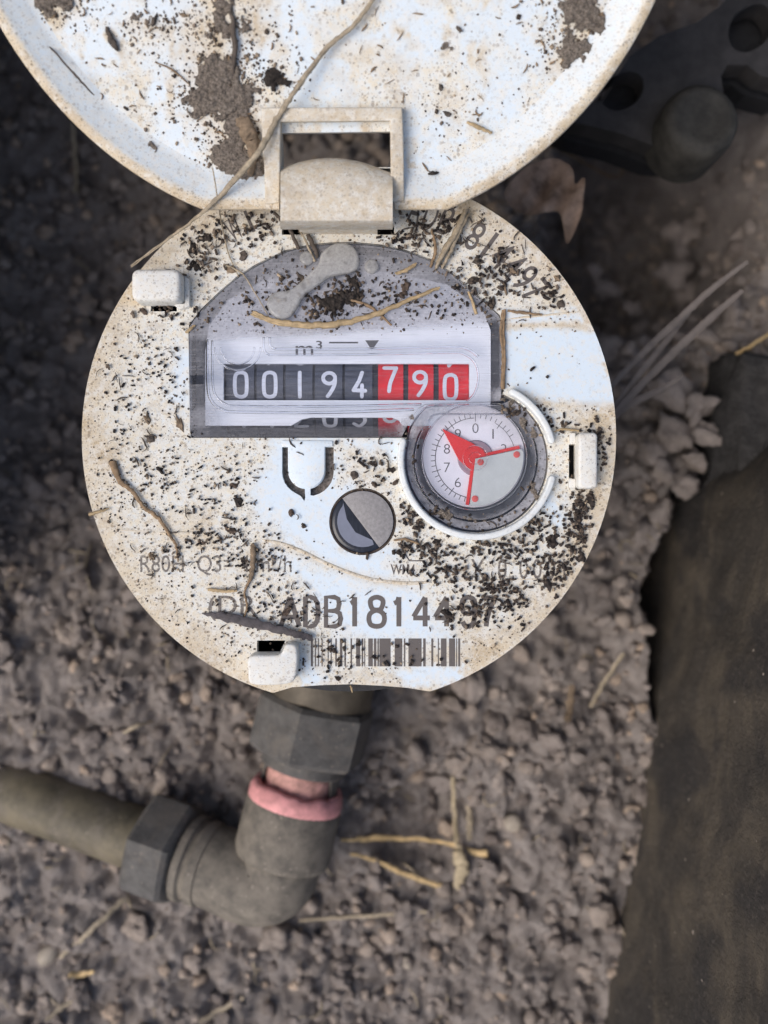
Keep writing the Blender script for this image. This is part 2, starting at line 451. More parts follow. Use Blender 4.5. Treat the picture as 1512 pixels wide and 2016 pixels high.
M['lens_dark'] = simple('black_glass_lens', (0.018, 0.022, 0.032), 0.12, 0.5, 1.2, 0.1, stretch=(1500, 250, 1000))
M['lens_blue'] = simple('blue_grey_lens', (0.20, 0.215, 0.27), 0.15, 0.08, 0.5, 0.0, spec=0.6)
M['lens_grey'] = simple('dull_grey_metal', (0.29, 0.275, 0.27), 0.55, 0.22, 1.6, 0.4, 0.00008)
M['lens_rim'] = simple('soiled_lens_rim', (0.10, 0.075, 0.06), 0.7, 0.6, 1.5, 0.5)
M['slot_dirt'] = simple('soil_in_slot', (0.17, 0.145, 0.13), 0.95, 0.75, 1.6, 0.8)
M['dark_body'] = simple('black_register_body', (0.02, 0.02, 0.022), 0.6, 0.4)
M['brass'] = simple('tarnished_brass', (0.105, 0.088, 0.065), 0.6, 0.35, 0.25, 0.4, metal=0.25)
M['nut_grey'] = simple('weathered_grey_nut', (0.095, 0.090, 0.084), 0.75, 0.35, 0.35, 0.6, mud=(0.15, 0.13, 0.11))
M['elbow_grey'] = simple('dusty_elbow_plastic', (0.12, 0.108, 0.092), 0.8, 0.35, 0.22, 0.6, col2=(0.17, 0.148, 0.118), mud=(0.21, 0.18, 0.145))
M['pipe'] = simple('muddy_pipe', (0.095, 0.085, 0.062), 0.65, 0.5, 0.09, 0.3, col2=(0.15, 0.125, 0.08), mud=(0.16, 0.135, 0.105))
M['pink'] = simple('pink_rubber_seal', (0.66, 0.30, 0.29), 0.7, 0.3, 0.4, 0.3)
M['pink_core'] = simple('pink_soiled_core', (0.60, 0.33, 0.28), 0.8, 0.5, 0.35, 0.6)
def crumb_mat(name, stops):
    m, n, b = nt(name); vec = coords(n, 1000.0); c = ramp(n, attr(n, 'tone'), stops)
    c = mixc(n, 0.5, c, ramp(n, noise_(n, vec, 1.6, 4, .7), [(.3, .5), (.7, 1.4)]), 'MULTIPLY'); n.links.new(c, b.inputs['Base Color'])
    b.inputs['Roughness'].default_value = 0.85; b.inputs['Specular IOR Level'].default_value = 0.25; return m
M['pellets'] = crumb_mat('soil_pellets', [(0.0, (0.020, 0.016, 0.015)), (0.45, (0.045, 0.036, 0.032)), (0.8, (0.085, 0.064, 0.050)), (1.0, (0.16, 0.12, 0.085))])
M['grit'] = crumb_mat('soil_grit', [(0.0, (0.05, 0.038, 0.030)), (0.5, (0.13, 0.098, 0.072)), (0.8, (0.24, 0.19, 0.145)), (1.0, (0.40, 0.31, 0.21))])
M['crumb'] = simple('dark_soil_crumb', (0.034, 0.026, 0.022), 0.85, 0.6, 0.9, 0.5)
M['crumb2'] = simple('brown_soil_crumb', (0.085, 0.060, 0.045), 0.9, 0.6, 0.9, 0.6)
M['clump'] = simple('grey_brown_soil_clump', (0.36, 0.30, 0.245), 0.95, 0.75, 2.6, 1.0, 0.0008)
M['clump_dark'] = simple('dark_soil_clump', (0.050, 0.040, 0.034), 0.95, 0.6, 1.3, 1.0, 0.0006)
M['straw'] = simple('pale_straw', (0.43, 0.315, 0.175), 0.6, 0.35, 0.8, 0.5, stretch=(1000, 1000, 1000))
M['straw_grey'] = simple('weathered_grey_straw', (0.33, 0.27, 0.19), 0.7, 0.4, 0.9, 0.5)
M['straw_gold'] = simple('golden_straw', (0.47, 0.335, 0.165), 0.6, 0.45, 0.6, 0.4)
M['root'] = simple('brown_root', (0.25, 0.17, 0.10), 0.8, 0.45, 0.9, 0.6)
M['twig'] = simple('dark_twig', (0.095, 0.075, 0.06), 0.8, 0.5, 1.0, 0.7)
M['sliver'] = simple('grey_wood_sliver', (0.088, 0.078, 0.080), 0.8, 0.4, 0.8, 0.8)
M['chip'] = simple('bark_chip', (0.22, 0.16, 0.105), 0.85, 0.5, 0.8, 0.8)
M['leaf'] = simple('dead_leaf', (0.20, 0.115, 0.065), 0.65, 0.6, 0.16, 0.6, col2=(0.36, 0.25, 0.18))
M['blade'] = simple('grey_dry_grass', (0.165, 0.140, 0.124), 0.7, 0.3, 0.2, 0.3)
M['valve'] = simple('black_plastic_casting', (0.040, 0.037, 0.036), 0.7, 0.4, 0.2, 0.4)
M['knob'] = simple('black_brown_knob', (0.042, 0.039, 0.033), 0.75, 0.5, 0.25, 0.6)
M['pebble'] = simple('pale_pebble', (0.36, 0.31, 0.25), 0.8, 0.25, 0.4, 0.4)
M['seed'] = simple('dry_seed_husk', (0.42, 0.34, 0.22), 0.7, 0.3, 0.8, 0.4)
def soil_mat(name, a, b_, sc=0.25, tone=False):
    m, n, b = nt(name); vec = coords(n, 1000.0)
    f = noise_(n, vec, sc, 6, 0.68); g = noise_(n, vec, 1.8, 4, 0.7)
    c = ramp(n, f, [(0.32, a), (0.66, b_)])
    c = mixc(n, math_(n, 'MULTIPLY', ramp(n, g, [(0.45, 0.0), (0.75, 1.0)]), 0.35), c, tuple(x * 1.45 for x in b_))
    if tone: c = mixc(n, 0.9, c, ramp(n, attr(n, 'tone'), [(0.0, (0.66, 0.62, 0.60)), (0.5, (1.05, 1.02, 1.0)), (0.86, (1.25, 1.17, 1.07)), (0.97, (1.6, 1.4, 1.15))]), 'MULTIPLY')
    n.links.new(c, b.inputs['Base Color']); b.inputs['Roughness'].default_value = 0.95; b.inputs['Specular IOR Level'].default_value = 0.2
    bump(n, b, noise_(n, vec, 1.4, 6, 0.8), 1.0, 0.0011); return m
M['soil'] = soil_mat('clay_soil', (0.215, 0.184, 0.166), (0.46, 0.405, 0.37), 0.10)
M['clod'] = soil_mat('clay_clod', (0.28, 0.243, 0.22), (0.51, 0.452, 0.412), 0.14, True)
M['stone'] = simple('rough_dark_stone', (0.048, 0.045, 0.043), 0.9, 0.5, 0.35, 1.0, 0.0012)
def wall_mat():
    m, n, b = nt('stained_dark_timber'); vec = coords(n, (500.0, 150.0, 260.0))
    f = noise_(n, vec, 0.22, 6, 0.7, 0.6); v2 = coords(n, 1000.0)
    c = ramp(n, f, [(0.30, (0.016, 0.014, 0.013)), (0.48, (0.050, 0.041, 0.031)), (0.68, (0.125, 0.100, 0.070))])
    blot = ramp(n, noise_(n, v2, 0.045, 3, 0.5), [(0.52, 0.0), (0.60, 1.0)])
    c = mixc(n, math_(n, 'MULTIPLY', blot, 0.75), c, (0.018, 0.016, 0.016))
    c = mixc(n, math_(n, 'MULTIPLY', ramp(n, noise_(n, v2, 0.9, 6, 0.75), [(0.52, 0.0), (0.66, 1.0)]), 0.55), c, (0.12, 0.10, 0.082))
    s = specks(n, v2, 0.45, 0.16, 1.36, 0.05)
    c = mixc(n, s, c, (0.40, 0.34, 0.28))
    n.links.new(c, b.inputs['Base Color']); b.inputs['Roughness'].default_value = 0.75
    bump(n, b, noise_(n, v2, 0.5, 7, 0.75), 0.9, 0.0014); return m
M['wall'] = wall_mat()

# ================================================================== the setting: soil, chamber wall
GAP = [F2(a, b, -58) for a, b in ((1438, 730), (1470, 760), (1475, 1000), (1510, 1285), (1400, 1330), (1300, 1420), (1285, 1200), (1322, 1020), (1392, 900))]
def gz(P):
    """soil level in mm under plan points (mm)"""
    x, y = P[:, 0], P[:, 1]
    z = -60 - 20 * sstep(-60, 55, y) - 5 * sstep(-30, -90, x) * sstep(-40, 20, y)
    z = z + 9 * sstep(52, 76, x) * sstep(-70, 0, y) * sstep(75, 35, y)
    z = z + 14 * sstep(70, 104, x) * sstep(20, 60, y)
    z = z - 30 * sstep(2.0, -3.0, sdpoly(P + 4 * np.c_[fbm(P, 7, 51) - .5, fbm(P, 7, 52) - .5], GAP))
    z = z - 9 * sstep(16, 5, np.hypot(x - 8, y + 75)) 
    z = z - 44 * sstep(30, 17, np.hypot(x - 70, (y - 78) * 0.8))
    z = z + 7 * (fbm(P, 34, 3, 3) - 0.5)
    return z
def worley(P, cell, seed):
    Q = P / cell; i = np.floor(Q).astype(np.int64); best = np.full(len(P), 9.0); hid = np.zeros(len(P))
    for dx in (-1, 0, 1):
        for dy in (-1, 0, 1):
            c = i + np.array((dx, dy))
            n = (c[:, 0] * 374761393 + c[:, 1] * 668265263 + seed * 69069) & 0xffffffff
            n = ((n ^ (n >> 13)) * 1274126177) & 0xffffffff; n ^= n >> 16
            fx = (n & 0xfff) / 4095.0; fy = ((n >> 12) & 0xfff) / 4095.0
            d = (Q[:, 0] - c[:, 0] - fx) ** 2 + (Q[:, 1] - c[:, 1] - fy) ** 2
            m = d < best; best = np.where(m, d, best); hid = np.where(m, ((n >> 8) & 0xff) / 255.0, hid)
    return np.sqrt(best), hid
def ground_z(P):
    w = P + 7.0 * np.c_[fbm(P, 9, 5) - .5, fbm(P, 9, 9) - .5]
    z = gz(P)
    for cell, amp, sd_ in ((15.0, 3.6, 1), (5.2, 2.2, 2), (2.2, 1.2, 3), (1.1, .5, 4)):
        d, h = worley(w, cell, sd_)
        z = z + amp * (np.clip(1 - (d / 0.72) ** 2, -0.35, 1)) * (0.35 + 0.9 * h) - amp * 0.35
    return z + 3.4 * (fbm(P, 3.2, 21, 5) - .5)
xs = np.concatenate([np.linspace(-900, -120, 14), np.arange(-117, 112, 0.6), np.linspace(115, 900, 14)])
ys = np.concatenate([np.linspace(-900, -145, 14), np.arange(-142, 142, 0.6), np.linspace(145, 900, 14)])
gx, gy = np.meshgrid(xs, ys); P = np.c_[gx.ravel(), gy.ravel()]
gV = np.c_[P, ground_z(P)]
nx, ny = len(xs), len(ys); ii = np.arange(nx * ny).reshape(ny, nx)
gF = np.stack([ii[:-1, :-1], ii[:-1, 1:], ii[1:, 1:], ii[1:, :-1]], -1).reshape(-1, 4)
tag(mk('ground', gV, gF, M['soil'], smooth=True), 'crumbly grey brown clay soil around the buried pipe', 'soil', kind='structure')

bm = bmesh.new(); bmesh.ops.create_icosphere(bm, subdivisions=2, radius=1.0)
ICO_V = np.array([v.co[:] for v in bm.verts]); ICO_F = np.array([[v.index for v in f.verts] for f in bm.faces]); bm.free()
def blobs(cent, rad, sq=0.75, rough=0.25):
    """many lumpy grains in one array"""
    n = len(cent); V = np.repeat(ICO_V[None], n, 0)
    ph = RNG.uniform(0, 6.28, (n, 1, 3)); k_ = RNG.uniform(1.6, 4.0, (n, 1, 3))
    w = 1 + rough * (np.sin(V[..., 0:1] * k_[..., 0:1] + ph[..., 0:1]) * np.cos(V[..., 1:2] * k_[..., 1:2] + ph[..., 1:2]) + 0.6 * np.sin(V[..., 2:3] * k_[..., 2:3] * 1.7 + ph[..., 2:3]))
    V = V * w * RNG.uniform(0.75, 1.25, (n, 1, 3)); V[..., 2] *= sq
    a = RNG.uniform(0, 6.28, n); ca, sa = np.cos(a)[:, None], np.sin(a)[:, None]
    x = V[..., 0] * ca - V[..., 1] * sa; y = V[..., 0] * sa + V[..., 1] * ca
    V = np.stack([x, y, V[..., 2]], -1) * np.asarray(rad).reshape(n, 1, 1) + np.asarray(cent)[:, None, :]
    Fc = (ICO_F[None] + (np.arange(n) * len(ICO_V))[:, None, None]).reshape(-1, 3)
    return V.reshape(-1, 3), Fc
def clod_templates(sub, k_):
    bm = bmesh.new(); bmesh.ops.create_icosphere(bm, subdivisions=sub, radius=1.0)
    V = np.array([v.co[:] for v in bm.verts]); Fc = np.array([[v.index for v in f.verts] for f in bm.faces]); bm.free(); T = []
    for t in range(k_):
        o = Vector((t * 7.3, t * 3.1, 5.0)); W = []
        planes = [Vector(RNG.normal(size=3)).normalized() for _ in range(9)]; cut = RNG.uniform(.50, .92, 9)
        for v in V:
            p = Vector(v); r_ = 1.15
            for pl_, c_ in zip(planes, cut):
                d_ = p.dot(pl_)
                if d_ > 1e-3: r_ = min(r_, c_ / d_)
            r_ *= 1 + 0.45 * mnoise.noise(p * 1.3 + o) + 0.38 * mnoise.noise(p * 2.9 + o) + 0.24 * mnoise.noise(p * 6.0 + o)
            W.append(p * r_)
        T.append(np.array(W))
    return np.array(T), Fc
def clods(cent, rad, sub, k_):
    T, Fc = clod_templates(sub, k_); n = len(cent); V = T[RNG.integers(0, k_, n)] * RNG.uniform(.75, 1.25, (n, 1, 3))
    A_ = RNG.normal(size=(n, 3, 3)); Q_, _ = np.linalg.qr(A_); V = V @ Q_; V[..., 2] *= .8
    V = V * np.asarray(rad).reshape(n, 1, 1) + np.asarray(cent)[:, None, :]
    return V.reshape(-1, 3), (Fc[None] + (np.arange(n) * T.shape[1])[:, None, None]).reshape(-1, 3)
n = 10500
cp = np.c_[RNG.uniform(-112, 104, n), RNG.uniform(-140, 140, n)]
keep = fbm(cp, 16, 40, 3) + RNG.uniform(-.25, .25, n) > 0.43; cp = np.r_[cp[keep], np.c_[RNG.uniform(20, 106, 1500), RNG.uniform(0, 92, 1500)], np.c_[RNG.uniform(-108, -40, 700), RNG.uniform(0, 90, 700)]]
r = 0.40 + 1.7 * RNG.random(len(cp)) ** 2.6
cv1, cf1 = clods(np.c_[cp, ground_z(cp) + r * 0.35], r, 2, 16)
nb_ = 460; bp = np.c_[RNG.uniform(-112, 104, nb_), RNG.uniform(-140, 140, nb_)]; rb = 1.2 + 2.3 * RNG.random(nb_) ** 1.7
cv2, cf2 = clods(np.c_[bp, ground_z(bp) + rb * 0.25], rb, 3, 12)
cv = np.r_[cv1, cv2]; cf = np.r_[cf1, cf2 + len(cv1)]
mp_ = [(1440, 430, 4.2), (1470, 380, 3.2), (1450, 330, 3.0), (1495, 330, 3.5), (1330, 760, 4.6), (1385, 800, 4.2), (1400, 850, 3.8), (1340, 850, 4.2), (1290, 880, 3.6), (1380, 905, 3.4), (1310, 930, 3.2), (1240, 660, 4.4), (1275, 740, 3.2), (1440, 640, 3.4), (1490, 600, 3.6), (1420, 690, 3.0),
       (1330, 1010, 3.4), (1290, 1060, 3.0), (1250, 980, 3.2), (1360, 960, 2.8), (1480, 480, 3.2), (1210, 560, 3.0), (1150, 480, 3.2), (1290, 470, 3.0), (1350, 520, 3.0), (1260, 430, 2.6), (1330, 640, 2.8), (1190, 1420, 3.2), (960, 1480, 4.4), (900, 1500, 3.4), (1080, 1450, 3.2), (1140, 1560, 3.0), (1180, 1790, 3.6), (820, 1480, 3.4)]
mw = np.array([F2(a, b, -52 if a > 1180 and b < 1100 else -60) for a, b, _ in mp_]); mr = np.array([c for _, _, c in mp_])
cv3, cf3 = clods(np.c_[mw, np.maximum(ground_z(mw) + mr * .2, np.array([-56 if a > 1280 and 700 < b < 1000 else -99 for a, b, _ in mp_]))], mr, 3, 12)
cf = np.r_[cf, cf3 + len(cv)]; cv = np.r_[cv, cv3]; nb_ = nb_; mt_ = np.repeat(RNG.uniform(.3, .8, len(mr)), len(cv3) // len(mr))
tone = np.r_[np.repeat(RNG.random(len(cp)), len(cv1) // len(cp)), np.repeat(RNG.random(nb_), len(cv2) // nb_), mt_]
tag(mk('soil_clods', cv, cf, M['clod'], smooth=False, attrs={'tone': tone}), 'loose crumbs and clods of clay lying over the soil', 'soil', kind='stuff')

# chamber wall along the right
wall = empty('board_wall', (76, -60, -80), 'dark stained board wall rising along the right of the soil', 'wall')
wall['kind'] = 'thing'
def wall_slab():
    # plan line of the inner face, bottom (z=-85) to top (z=+25), leaning slightly outwards
    ys_ = np.linspace(-150, 22, 120); zs_ = np.linspace(-95, 30, 60); v = []; f = []
    for y in ys_:
        for z in zs_:
            x = 54.0 + 0.175 * (y + 124) + 0.06 * (z + 58)
            e = max(0.0, (y - 2) / 14.0); x += 9.0 * e * e                      # rounded far end
            q = np.array([[y, z]]); x += 2.4 * (fbm(q, 22, 60, 3)[0] - .5) + 1.2 * (fbm(q, 5, 61, 3)[0] - .5)
            v.append((x, y, z))
    m = len(zs_); n_ = len(ys_); b = len(v)
    for i in range(n_ - 1):
        for j in range(m - 1): f.append((i * m + j, i * m + j + 1, (i + 1) * m + j + 1, (i + 1) * m + j))
    for y in ys_:
        v.append((118, y, 30)); v.append((118, y, -95))
    for i in range(n_ - 1):
        a = b + 2 * i; f.append((i * m + m - 1, a, a + 2, (i + 1) * m + m - 1)); f.append((a, a + 1, a + 3, a + 2))
    e = (n_ - 1) * m; f.append(tuple(e + j for j in range(m)) + (b + 2 * n_ - 2, b + 2 * n_ - 1))
    f.append(tuple(range(m - 1, -1, -1)) + (b + 1, b))
    return v, f
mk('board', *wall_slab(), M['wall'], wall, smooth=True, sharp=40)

# broken stone at the far end of the board
def stone():
    bm = bmesh.new(); bmesh.ops.create_cube(bm, size=2.0); bmesh.ops.subdivide_edges(bm, edges=bm.edges[:], cuts=22, use_grid_fill=True)
    v = []
    for p in bm.verts:
        q = p.co.copy(); rr_ = max(abs(q.x), abs(q.y), abs(q.z)); q = q.lerp(q.normalized() * 1.25, 0.28)
        w = Vector((102 + q.x * 22, 2 + q.y * 32 - q.x * 5, -66 + q.z * 22))
        n_ = p.co.normalized(); d_ = 3.2 * mnoise.noise(w * .06) + 1.8 * mnoise.noise(w * .17 + Vector((3, 1, 2))) + 1.1 * mnoise.noise(w * .45) + .5 * mnoise.noise(w * 1.1)
        v.append(tuple(w + n_ * d_))
    f = [tuple(x.index for x in fc.verts) for fc in bm.faces]; bm.free(); return v, f
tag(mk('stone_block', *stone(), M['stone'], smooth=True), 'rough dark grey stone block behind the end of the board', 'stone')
# two walls added out of view to keep light off the soil
def shade_wall(name, x0, y0, x1, y1, z0, z1, label):
    v, f = prism([(x0, y0), (x1, y0), (x1, y1), (x0, y1)], z0, z1, 2.0, 2)
    o = empty(name, ((x0 + x1) / 2, (y0 + y1) / 2, z0), label, 'wall'); o['kind'] = 'thing'
    mk('board', v, f, M['wall'], o)
shade_wall('board_wall', -128, -22, -110, 185, -110, 36, 'added dark board wall, unseen on the left, shading the soil')
shade_wall('board_wall', -103, 166, 170, 186, -110, 120, 'added dark board wall, unseen at the top, shading the soil')
# ================================================================== the water meter
CX, CY, R0 = 687, 860, 526
meter = empty('water_meter', (*F2(CX, CY), -68), 'round dirty white water meter with its hinged lid flipped open', 'water meter')
# ---- dial plate
def arcpx(cx, cy, r, a0, a1, n):    # photo pixels, degrees, y-down handled: angle counter-clockwise in the picture
    return [(cx + r * math.cos(math.radians(a0 + (a1 - a0) * i / (n - 1))), cy - r * math.sin(math.radians(a0 + (a1 - a0) * i / (n - 1)))) for i in range(n)]
a_r = math.degrees(math.atan2(-(1358 - CY), 845 - CX)); a_l = math.degrees(math.atan2(-(1355 - CY), 540 - CX))
outline = arcpx(CX, CY, R0, a_r, a_l + 360, 150) + [(575, 1353), (630, 1349), (690, 1347), (750, 1350), (800, 1354)]
DCX, DCY = 938, 907
win_top = [(371, 660), (372, 640), (394, 610), (430, 575), (465, 545), (500, 522), (560, 493), (605, 482), (650, 477), (700, 476.5), (750, 481), (800, 492), (850, 511), (890, 537), (930, 572), (960, 598), (984, 620), (988, 640)]
dial_arc = arcpx(DCX, DCY, 141, 68.2, -198.6, 70)
win_hole = [(377, 862), (374, 850)] + win_top + [(990, 700)] + dial_arc
def upath(xl, xr, yt, yb, n=14):
    c = (xl + xr) / 2; rx = (xr - xl) / 2; ry = min(rx, 48)
    return [(xl, yt)] + [(c - rx * math.cos(math.pi * i / n), yb - ry + ry * math.sin(math.pi * i / n)) for i in range(n + 1)] + [(xr, yt)]
uo = upath(555, 657, 880, 977); ui = upath(567, 640, 880, 963)
# slot as two halves split by the little neck at x 600..610
def uhalf(side):
    if side < 0:
        o = [p for p in uo if p[0] <= 600]; i_ = [p for p in ui if p[0] <= 600]
        return o[:-2] + [(592, 977), (599, 987), (601, 980)] + [(600, 962)] + i_[::-1]
    o = [p for p in uo if p[0] >= 611]; i_ = [p for p in ui if p[0] >= 611]
    return [(611, 962), (611, 975)] + o + i_[::-1]
LX, LY = 714, 1027
holes_px = [win_hole, uhalf(-1), uhalf(1), circ(LX, LY, 66, 48),
            [(297, 592), (348, 592), (348, 613), (297, 613)], [(1120, 875), (1134, 875), (1134, 941), (1120, 941)],
            [(506, 1261), (562, 1261), (550, 1286), (506, 1286)], [(555, 440), (592, 440), (592, 462), (555, 462)], [(743, 440), (776, 440), (776, 462), (743, 462)]]
toF = lambda l, z=0.0: [F2(x, y, z) for x, y in l]
fv, ff, nt_ = sheet(toF(outline), [toF(h) for h in holes_px], 0.62, 0.0, 2.2)
fp = np.array(fv)[:, :2]; pp = np.c_[fp[:, 0] / K + 756, 1008 - fp[:, 1] / K]      # back to photo pixels
warp = pp + 34 * np.c_[fbm(pp, 40, 70) - .5, fbm(pp, 40, 71) - .5]
wipes = [([(996, 646), (1080, 648), (1170, 648), (1196, 720), (1220, 797), (1150, 798), (1095, 794), (1050, 782), (1012, 762), (994, 740)], 7),
         ([(500, 955), (540, 905), (525, 868), (655, 866), (652, 950), (665, 965), (690, 958), (652, 1030), (668, 1080), (720, 1100), (768, 1092), (762, 1138), (700, 1134), (640, 1104), (560, 1060), (512, 1015)], 14),
         ([(545, 1086), (640, 1122), (720, 1150), (800, 1158), (832, 1182), (868, 1228), (895, 1258), (660, 1256), (690, 1245), (632, 1190), (596, 1140)], 16),
         ([(780, 1318), (905, 1310), (890, 1342), (800, 1345)], 12), ([(345, 690), (369, 690), (369, 800), (350, 790)], 12), ([(1072, 985), (1116, 1015), (1100, 1032), (1056, 1000)], 10),
         ([(690, 868), (790, 868), (785, 905), (760, 890)], 14), ([(1000, 622), (1150, 612), (1145, 632), (1000, 640)], 6), ([(590, 1296), (620, 1310), (640, 1340), (600, 1345)], 10)]
dirt = np.ones(len(pp)) * 0.95
strk = fbm(np.c_[pp @ np.array((.78, .62)) * .18, pp @ np.array((-.62, .78))], 5, 73, 3)
for w_, soft in wipes: dirt = np.minimum(dirt, 0.05 + 0.92 * sstep(-soft * 1.1, soft * 1.9, sdpoly(warp, w_) + 34 * (strk - .5)))
dirt = np.maximum(dirt, 0.30 * sstep(.55, .75, strk))
rr = np.hypot(pp[:, 0] - CX, pp[:, 1] - CY)
edge = sstep(440, 520, rr + 50 * (fbm(pp, 60, 75) - .5))
stain = 0.75 * edge + 0.5 * sstep(0.60, 0.75, fbm(warp, 130, 77)) + 0.25 * sstep(900, 1250, pp[:, 1]) * sstep(700, 300, pp[:, 0]) * 0.6
stain = stain * sstep(0.2, 0.8, dirt)
for line, wd, s_ in (([(992, 643), (1040, 640), (1100, 641), (1190, 646)], 6, 0.9), ([(1000, 768), (1050, 788), (1100, 798), (1212, 797)], 6, 0.7),
                     ([(540, 1072), (600, 1092), (640, 1110), (720, 1140), (800, 1150)], 8, 0.5), ([(300, 470), (400, 420)], 30, 0.5), ([(205, 1043), (310, 1046)], 3, 0.8)):
    stain = np.maximum(stain, s_ * np.exp(-(sdline(pp, line) / wd) ** 2))
dirt = np.maximum(dirt, 0.9 * np.exp(-(sdline(pp, [(992, 641), (1100, 639), (1190, 644)]) / 5) ** 2))
mk('face_plate', fv, ff, M['face'], meter, attrs={'dirt': dirt, 'stain': np.clip(stain, 0, 1)})
# register body under the plate
mk('register_body', *lathe([(44.2, -13.5), (44.2, -2.3), (45.6, -2.3), (45.6, -14), (42, -15), (38, -18)], (*F2(CX, CY), 0), n=72), M['dark_body'], meter, smooth=True, sharp=40)
mk('meter_body', *lathe([(37, -18.2), (38, -26), (36, -44), (33, -58), (26, -67)], (*F2(CX, CY), 0), n=64), M['brass'], meter, smooth=True, sharp=40)
# slot floor behind the release tab
mk('slot_floor', *prism(toF([(545, 872), (665, 872), (665, 992), (545, 992)]), -2.5, -1.5), M['slot_dirt'], meter)
# the release tab itself, a little proud of the plate
tab = [(556, 868), (655, 868), (655, 879), (639.5, 880)] + [p for p in upath(568, 639.5, 880, 961)[::-1]][1:-1] + [(568, 880), (556, 879)]
mk('release_tab', *prism(toF(tab), 0.02, 0.32, 0.1, 2), M['tab'], meter, smooth=True, sharp=50)
# raised seams on the plate
def seam(pts, r, name='seam', mat='ridge'):
    q = [F(x, y, -0.05) for x, y in catmull(pts, 6)]
    return mk(name, *tube(q, [r * (0.35 + 0.65 * min(1, i / 3, (len(q) - 1 - i) / 3)) for i in range(len(q))], 8, 0.55), M[mat], meter, smooth=True)
seam([(515, 1062), (560, 1072), (600, 1088), (640, 1108), (690, 1128), (740, 1142), (800, 1148), (850, 1146)], 0.36)
seam([(850, 1146), (1000, 1141), (1122, 1139.5)], 0.14)
seam([(206, 1043), (306, 1046)], 0.16)
seam([(310, 1050), (360, 1050), (411, 1051)], 0.42)
seam([(992, 629), (1060, 622), (1150, 613)], 0.22)
seam([(255, 652), (370, 655)], 0.10)

# ---- print on the plate
ZP = 0.035
LET = {'A': [([(-.5, -1), (0, 1)], False), ([(0, 1), (.5, -1)], False), ([(-.34, -.36), (.34, -.36)], False)],
       'D': [([(-.45, -1), (-.45, 1), (-.05, 1), (.22, .9), (.40, .6), (.46, .2), (.46, -.2), (.40, -.6), (.22, -.9), (-.05, -1)], True)],
       'B': [([(-.44, .06), (-.44, 1), (.08, 1), (.30, .88), (.36, .55), (.30, .2), (.08, .06)], True), ([(-.44, -1), (-.44, .06), (.12, .06), (.38, -.1), (.46, -.48), (.38, -.86), (.12, -1)], True)],
       '1': [([(-.34, .58), (-.06, .66), (.10, .82), (.16, 1.0)], False), ([(.17, 1.0), (.17, -1.0)], False)],
       '4': [([(.22, -1), (.22, .98)], False), ([(.22, .98), (-.46, -.34)], False), ([(-.48, -.42), (.5, -.42)], False)],
       '7': [([(-.46, .96), (.46, .96)], False), (catmull([(.44, .92), (.16, .25), (-.06, -.4), (-.14, -1.0)], 5), False)],
       '8': [(catmull([(0, 1), (.33, .84), (.36, .5), (.2, .16), (-.2, .16), (-.36, .5), (-.33, .84)], 4, True), True), (catmull([(0, .1), (.36, -.1), (.46, -.48), (.34, -.88), (0, -1), (-.34, -.88), (-.46, -.48), (-.36, -.1)], 4, True), True)],
       '9': [(catmull([(0, 1), (.36, .84), (.45, .42), (.34, .0), (0, -.14), (-.34, 0), (-.45, .42), (-.36, .84)], 4, True), True), (catmull([(.45, .42), (.44, -.2), (.34, -.75), (.05, -1), (-.22, -.96), (-.4, -.68)], 5), False)]}
def stroke_text(s_, boxes, y0, y1, w, z):
    mb = MB(); lay = 0
    for ch, (a, b) in zip(s_, boxes):
        for pts, closed in LET[ch]:
            q = [((a + b) / 2 + p[0] * (b - a - w), (y0 + y1) / 2 - p[1] * (y1 - y0 - w) / 2) for p in pts]
            v, f = ribbon([F2(*p, z) for p in q], w * K, closed, 0); mb.add([(x, y, z + .004 * (lay % 6)) for x, y in v], f); lay += 1
    return mb
stroke_text('ADB1814497', [(548, 594), (595, 632), (635, 677), (683, 708), (720, 763), (768, 796), (808, 851), (851, 893), (903, 941), (942, 980)], 1171, 1238, 9.5, ZP).make('serial_number', M['print'], meter)
mk('unit_print', *text_fit('(DR', 410, 1172, 505, 1222, ZP, 0.006), M['faint'], meter)
mk('flow_print', *text_fit('R80H  Q3= 4 m³/h', 276, 1093, 574, 1133, ZP, 0.002), M['faint'], meter)
mk('type_print', *text_fit('WM4', 769, 1111, 817, 1131, ZP, 0.012), M['print'], meter)
mk('factor_print', *text_fit('X 0.0001', 926, 1100, 1113, 1140, ZP, 0.004, 1.35), M['faint'], meter)
mb = MB()
for pts in ([(783, 1068), (806, 1104), (836, 1104)], [(806, 1104), (790, 1078)], [(818, 1082), (838, 1070), (846, 1090)], [(838, 1070), (858, 1106), (862, 1064)]):
    v, f = ribbon([F2(*p) for p in pts], 0.24, cap=0); mb.add([(x, y, ZP + 0.003 * len(mb.v)) for x, y in v], f)
mb.make('recycling_mark', M['print'], meter)
mb = MB()
pat = [(612, 4), (620, 2), (626, 2), (633, 2), (645, 2), (651, 2), (660, 3), (669, 5), (678, 3), (690, 3), (701, 8), (712, 3), (717, 2), (725, 9), (736, 5), (743, 3), (747, 22), (777, 15), (795, 3), (804, 26), (833, 5), (849, 4), (862, 2), (868, 11), (884, 12), (898, 2), (902, 4)]
for x, w in pat:
    a = F2(x, 1312, ZP); b = F2(x + w, 1257, ZP)
    mb.add([(a[0], a[1], ZP), (b[0], a[1], ZP), (b[0], b[1], ZP), (a[0], b[1], ZP)], [(0, 1, 2, 3)])
mb.make('barcode', M['print'], meter)
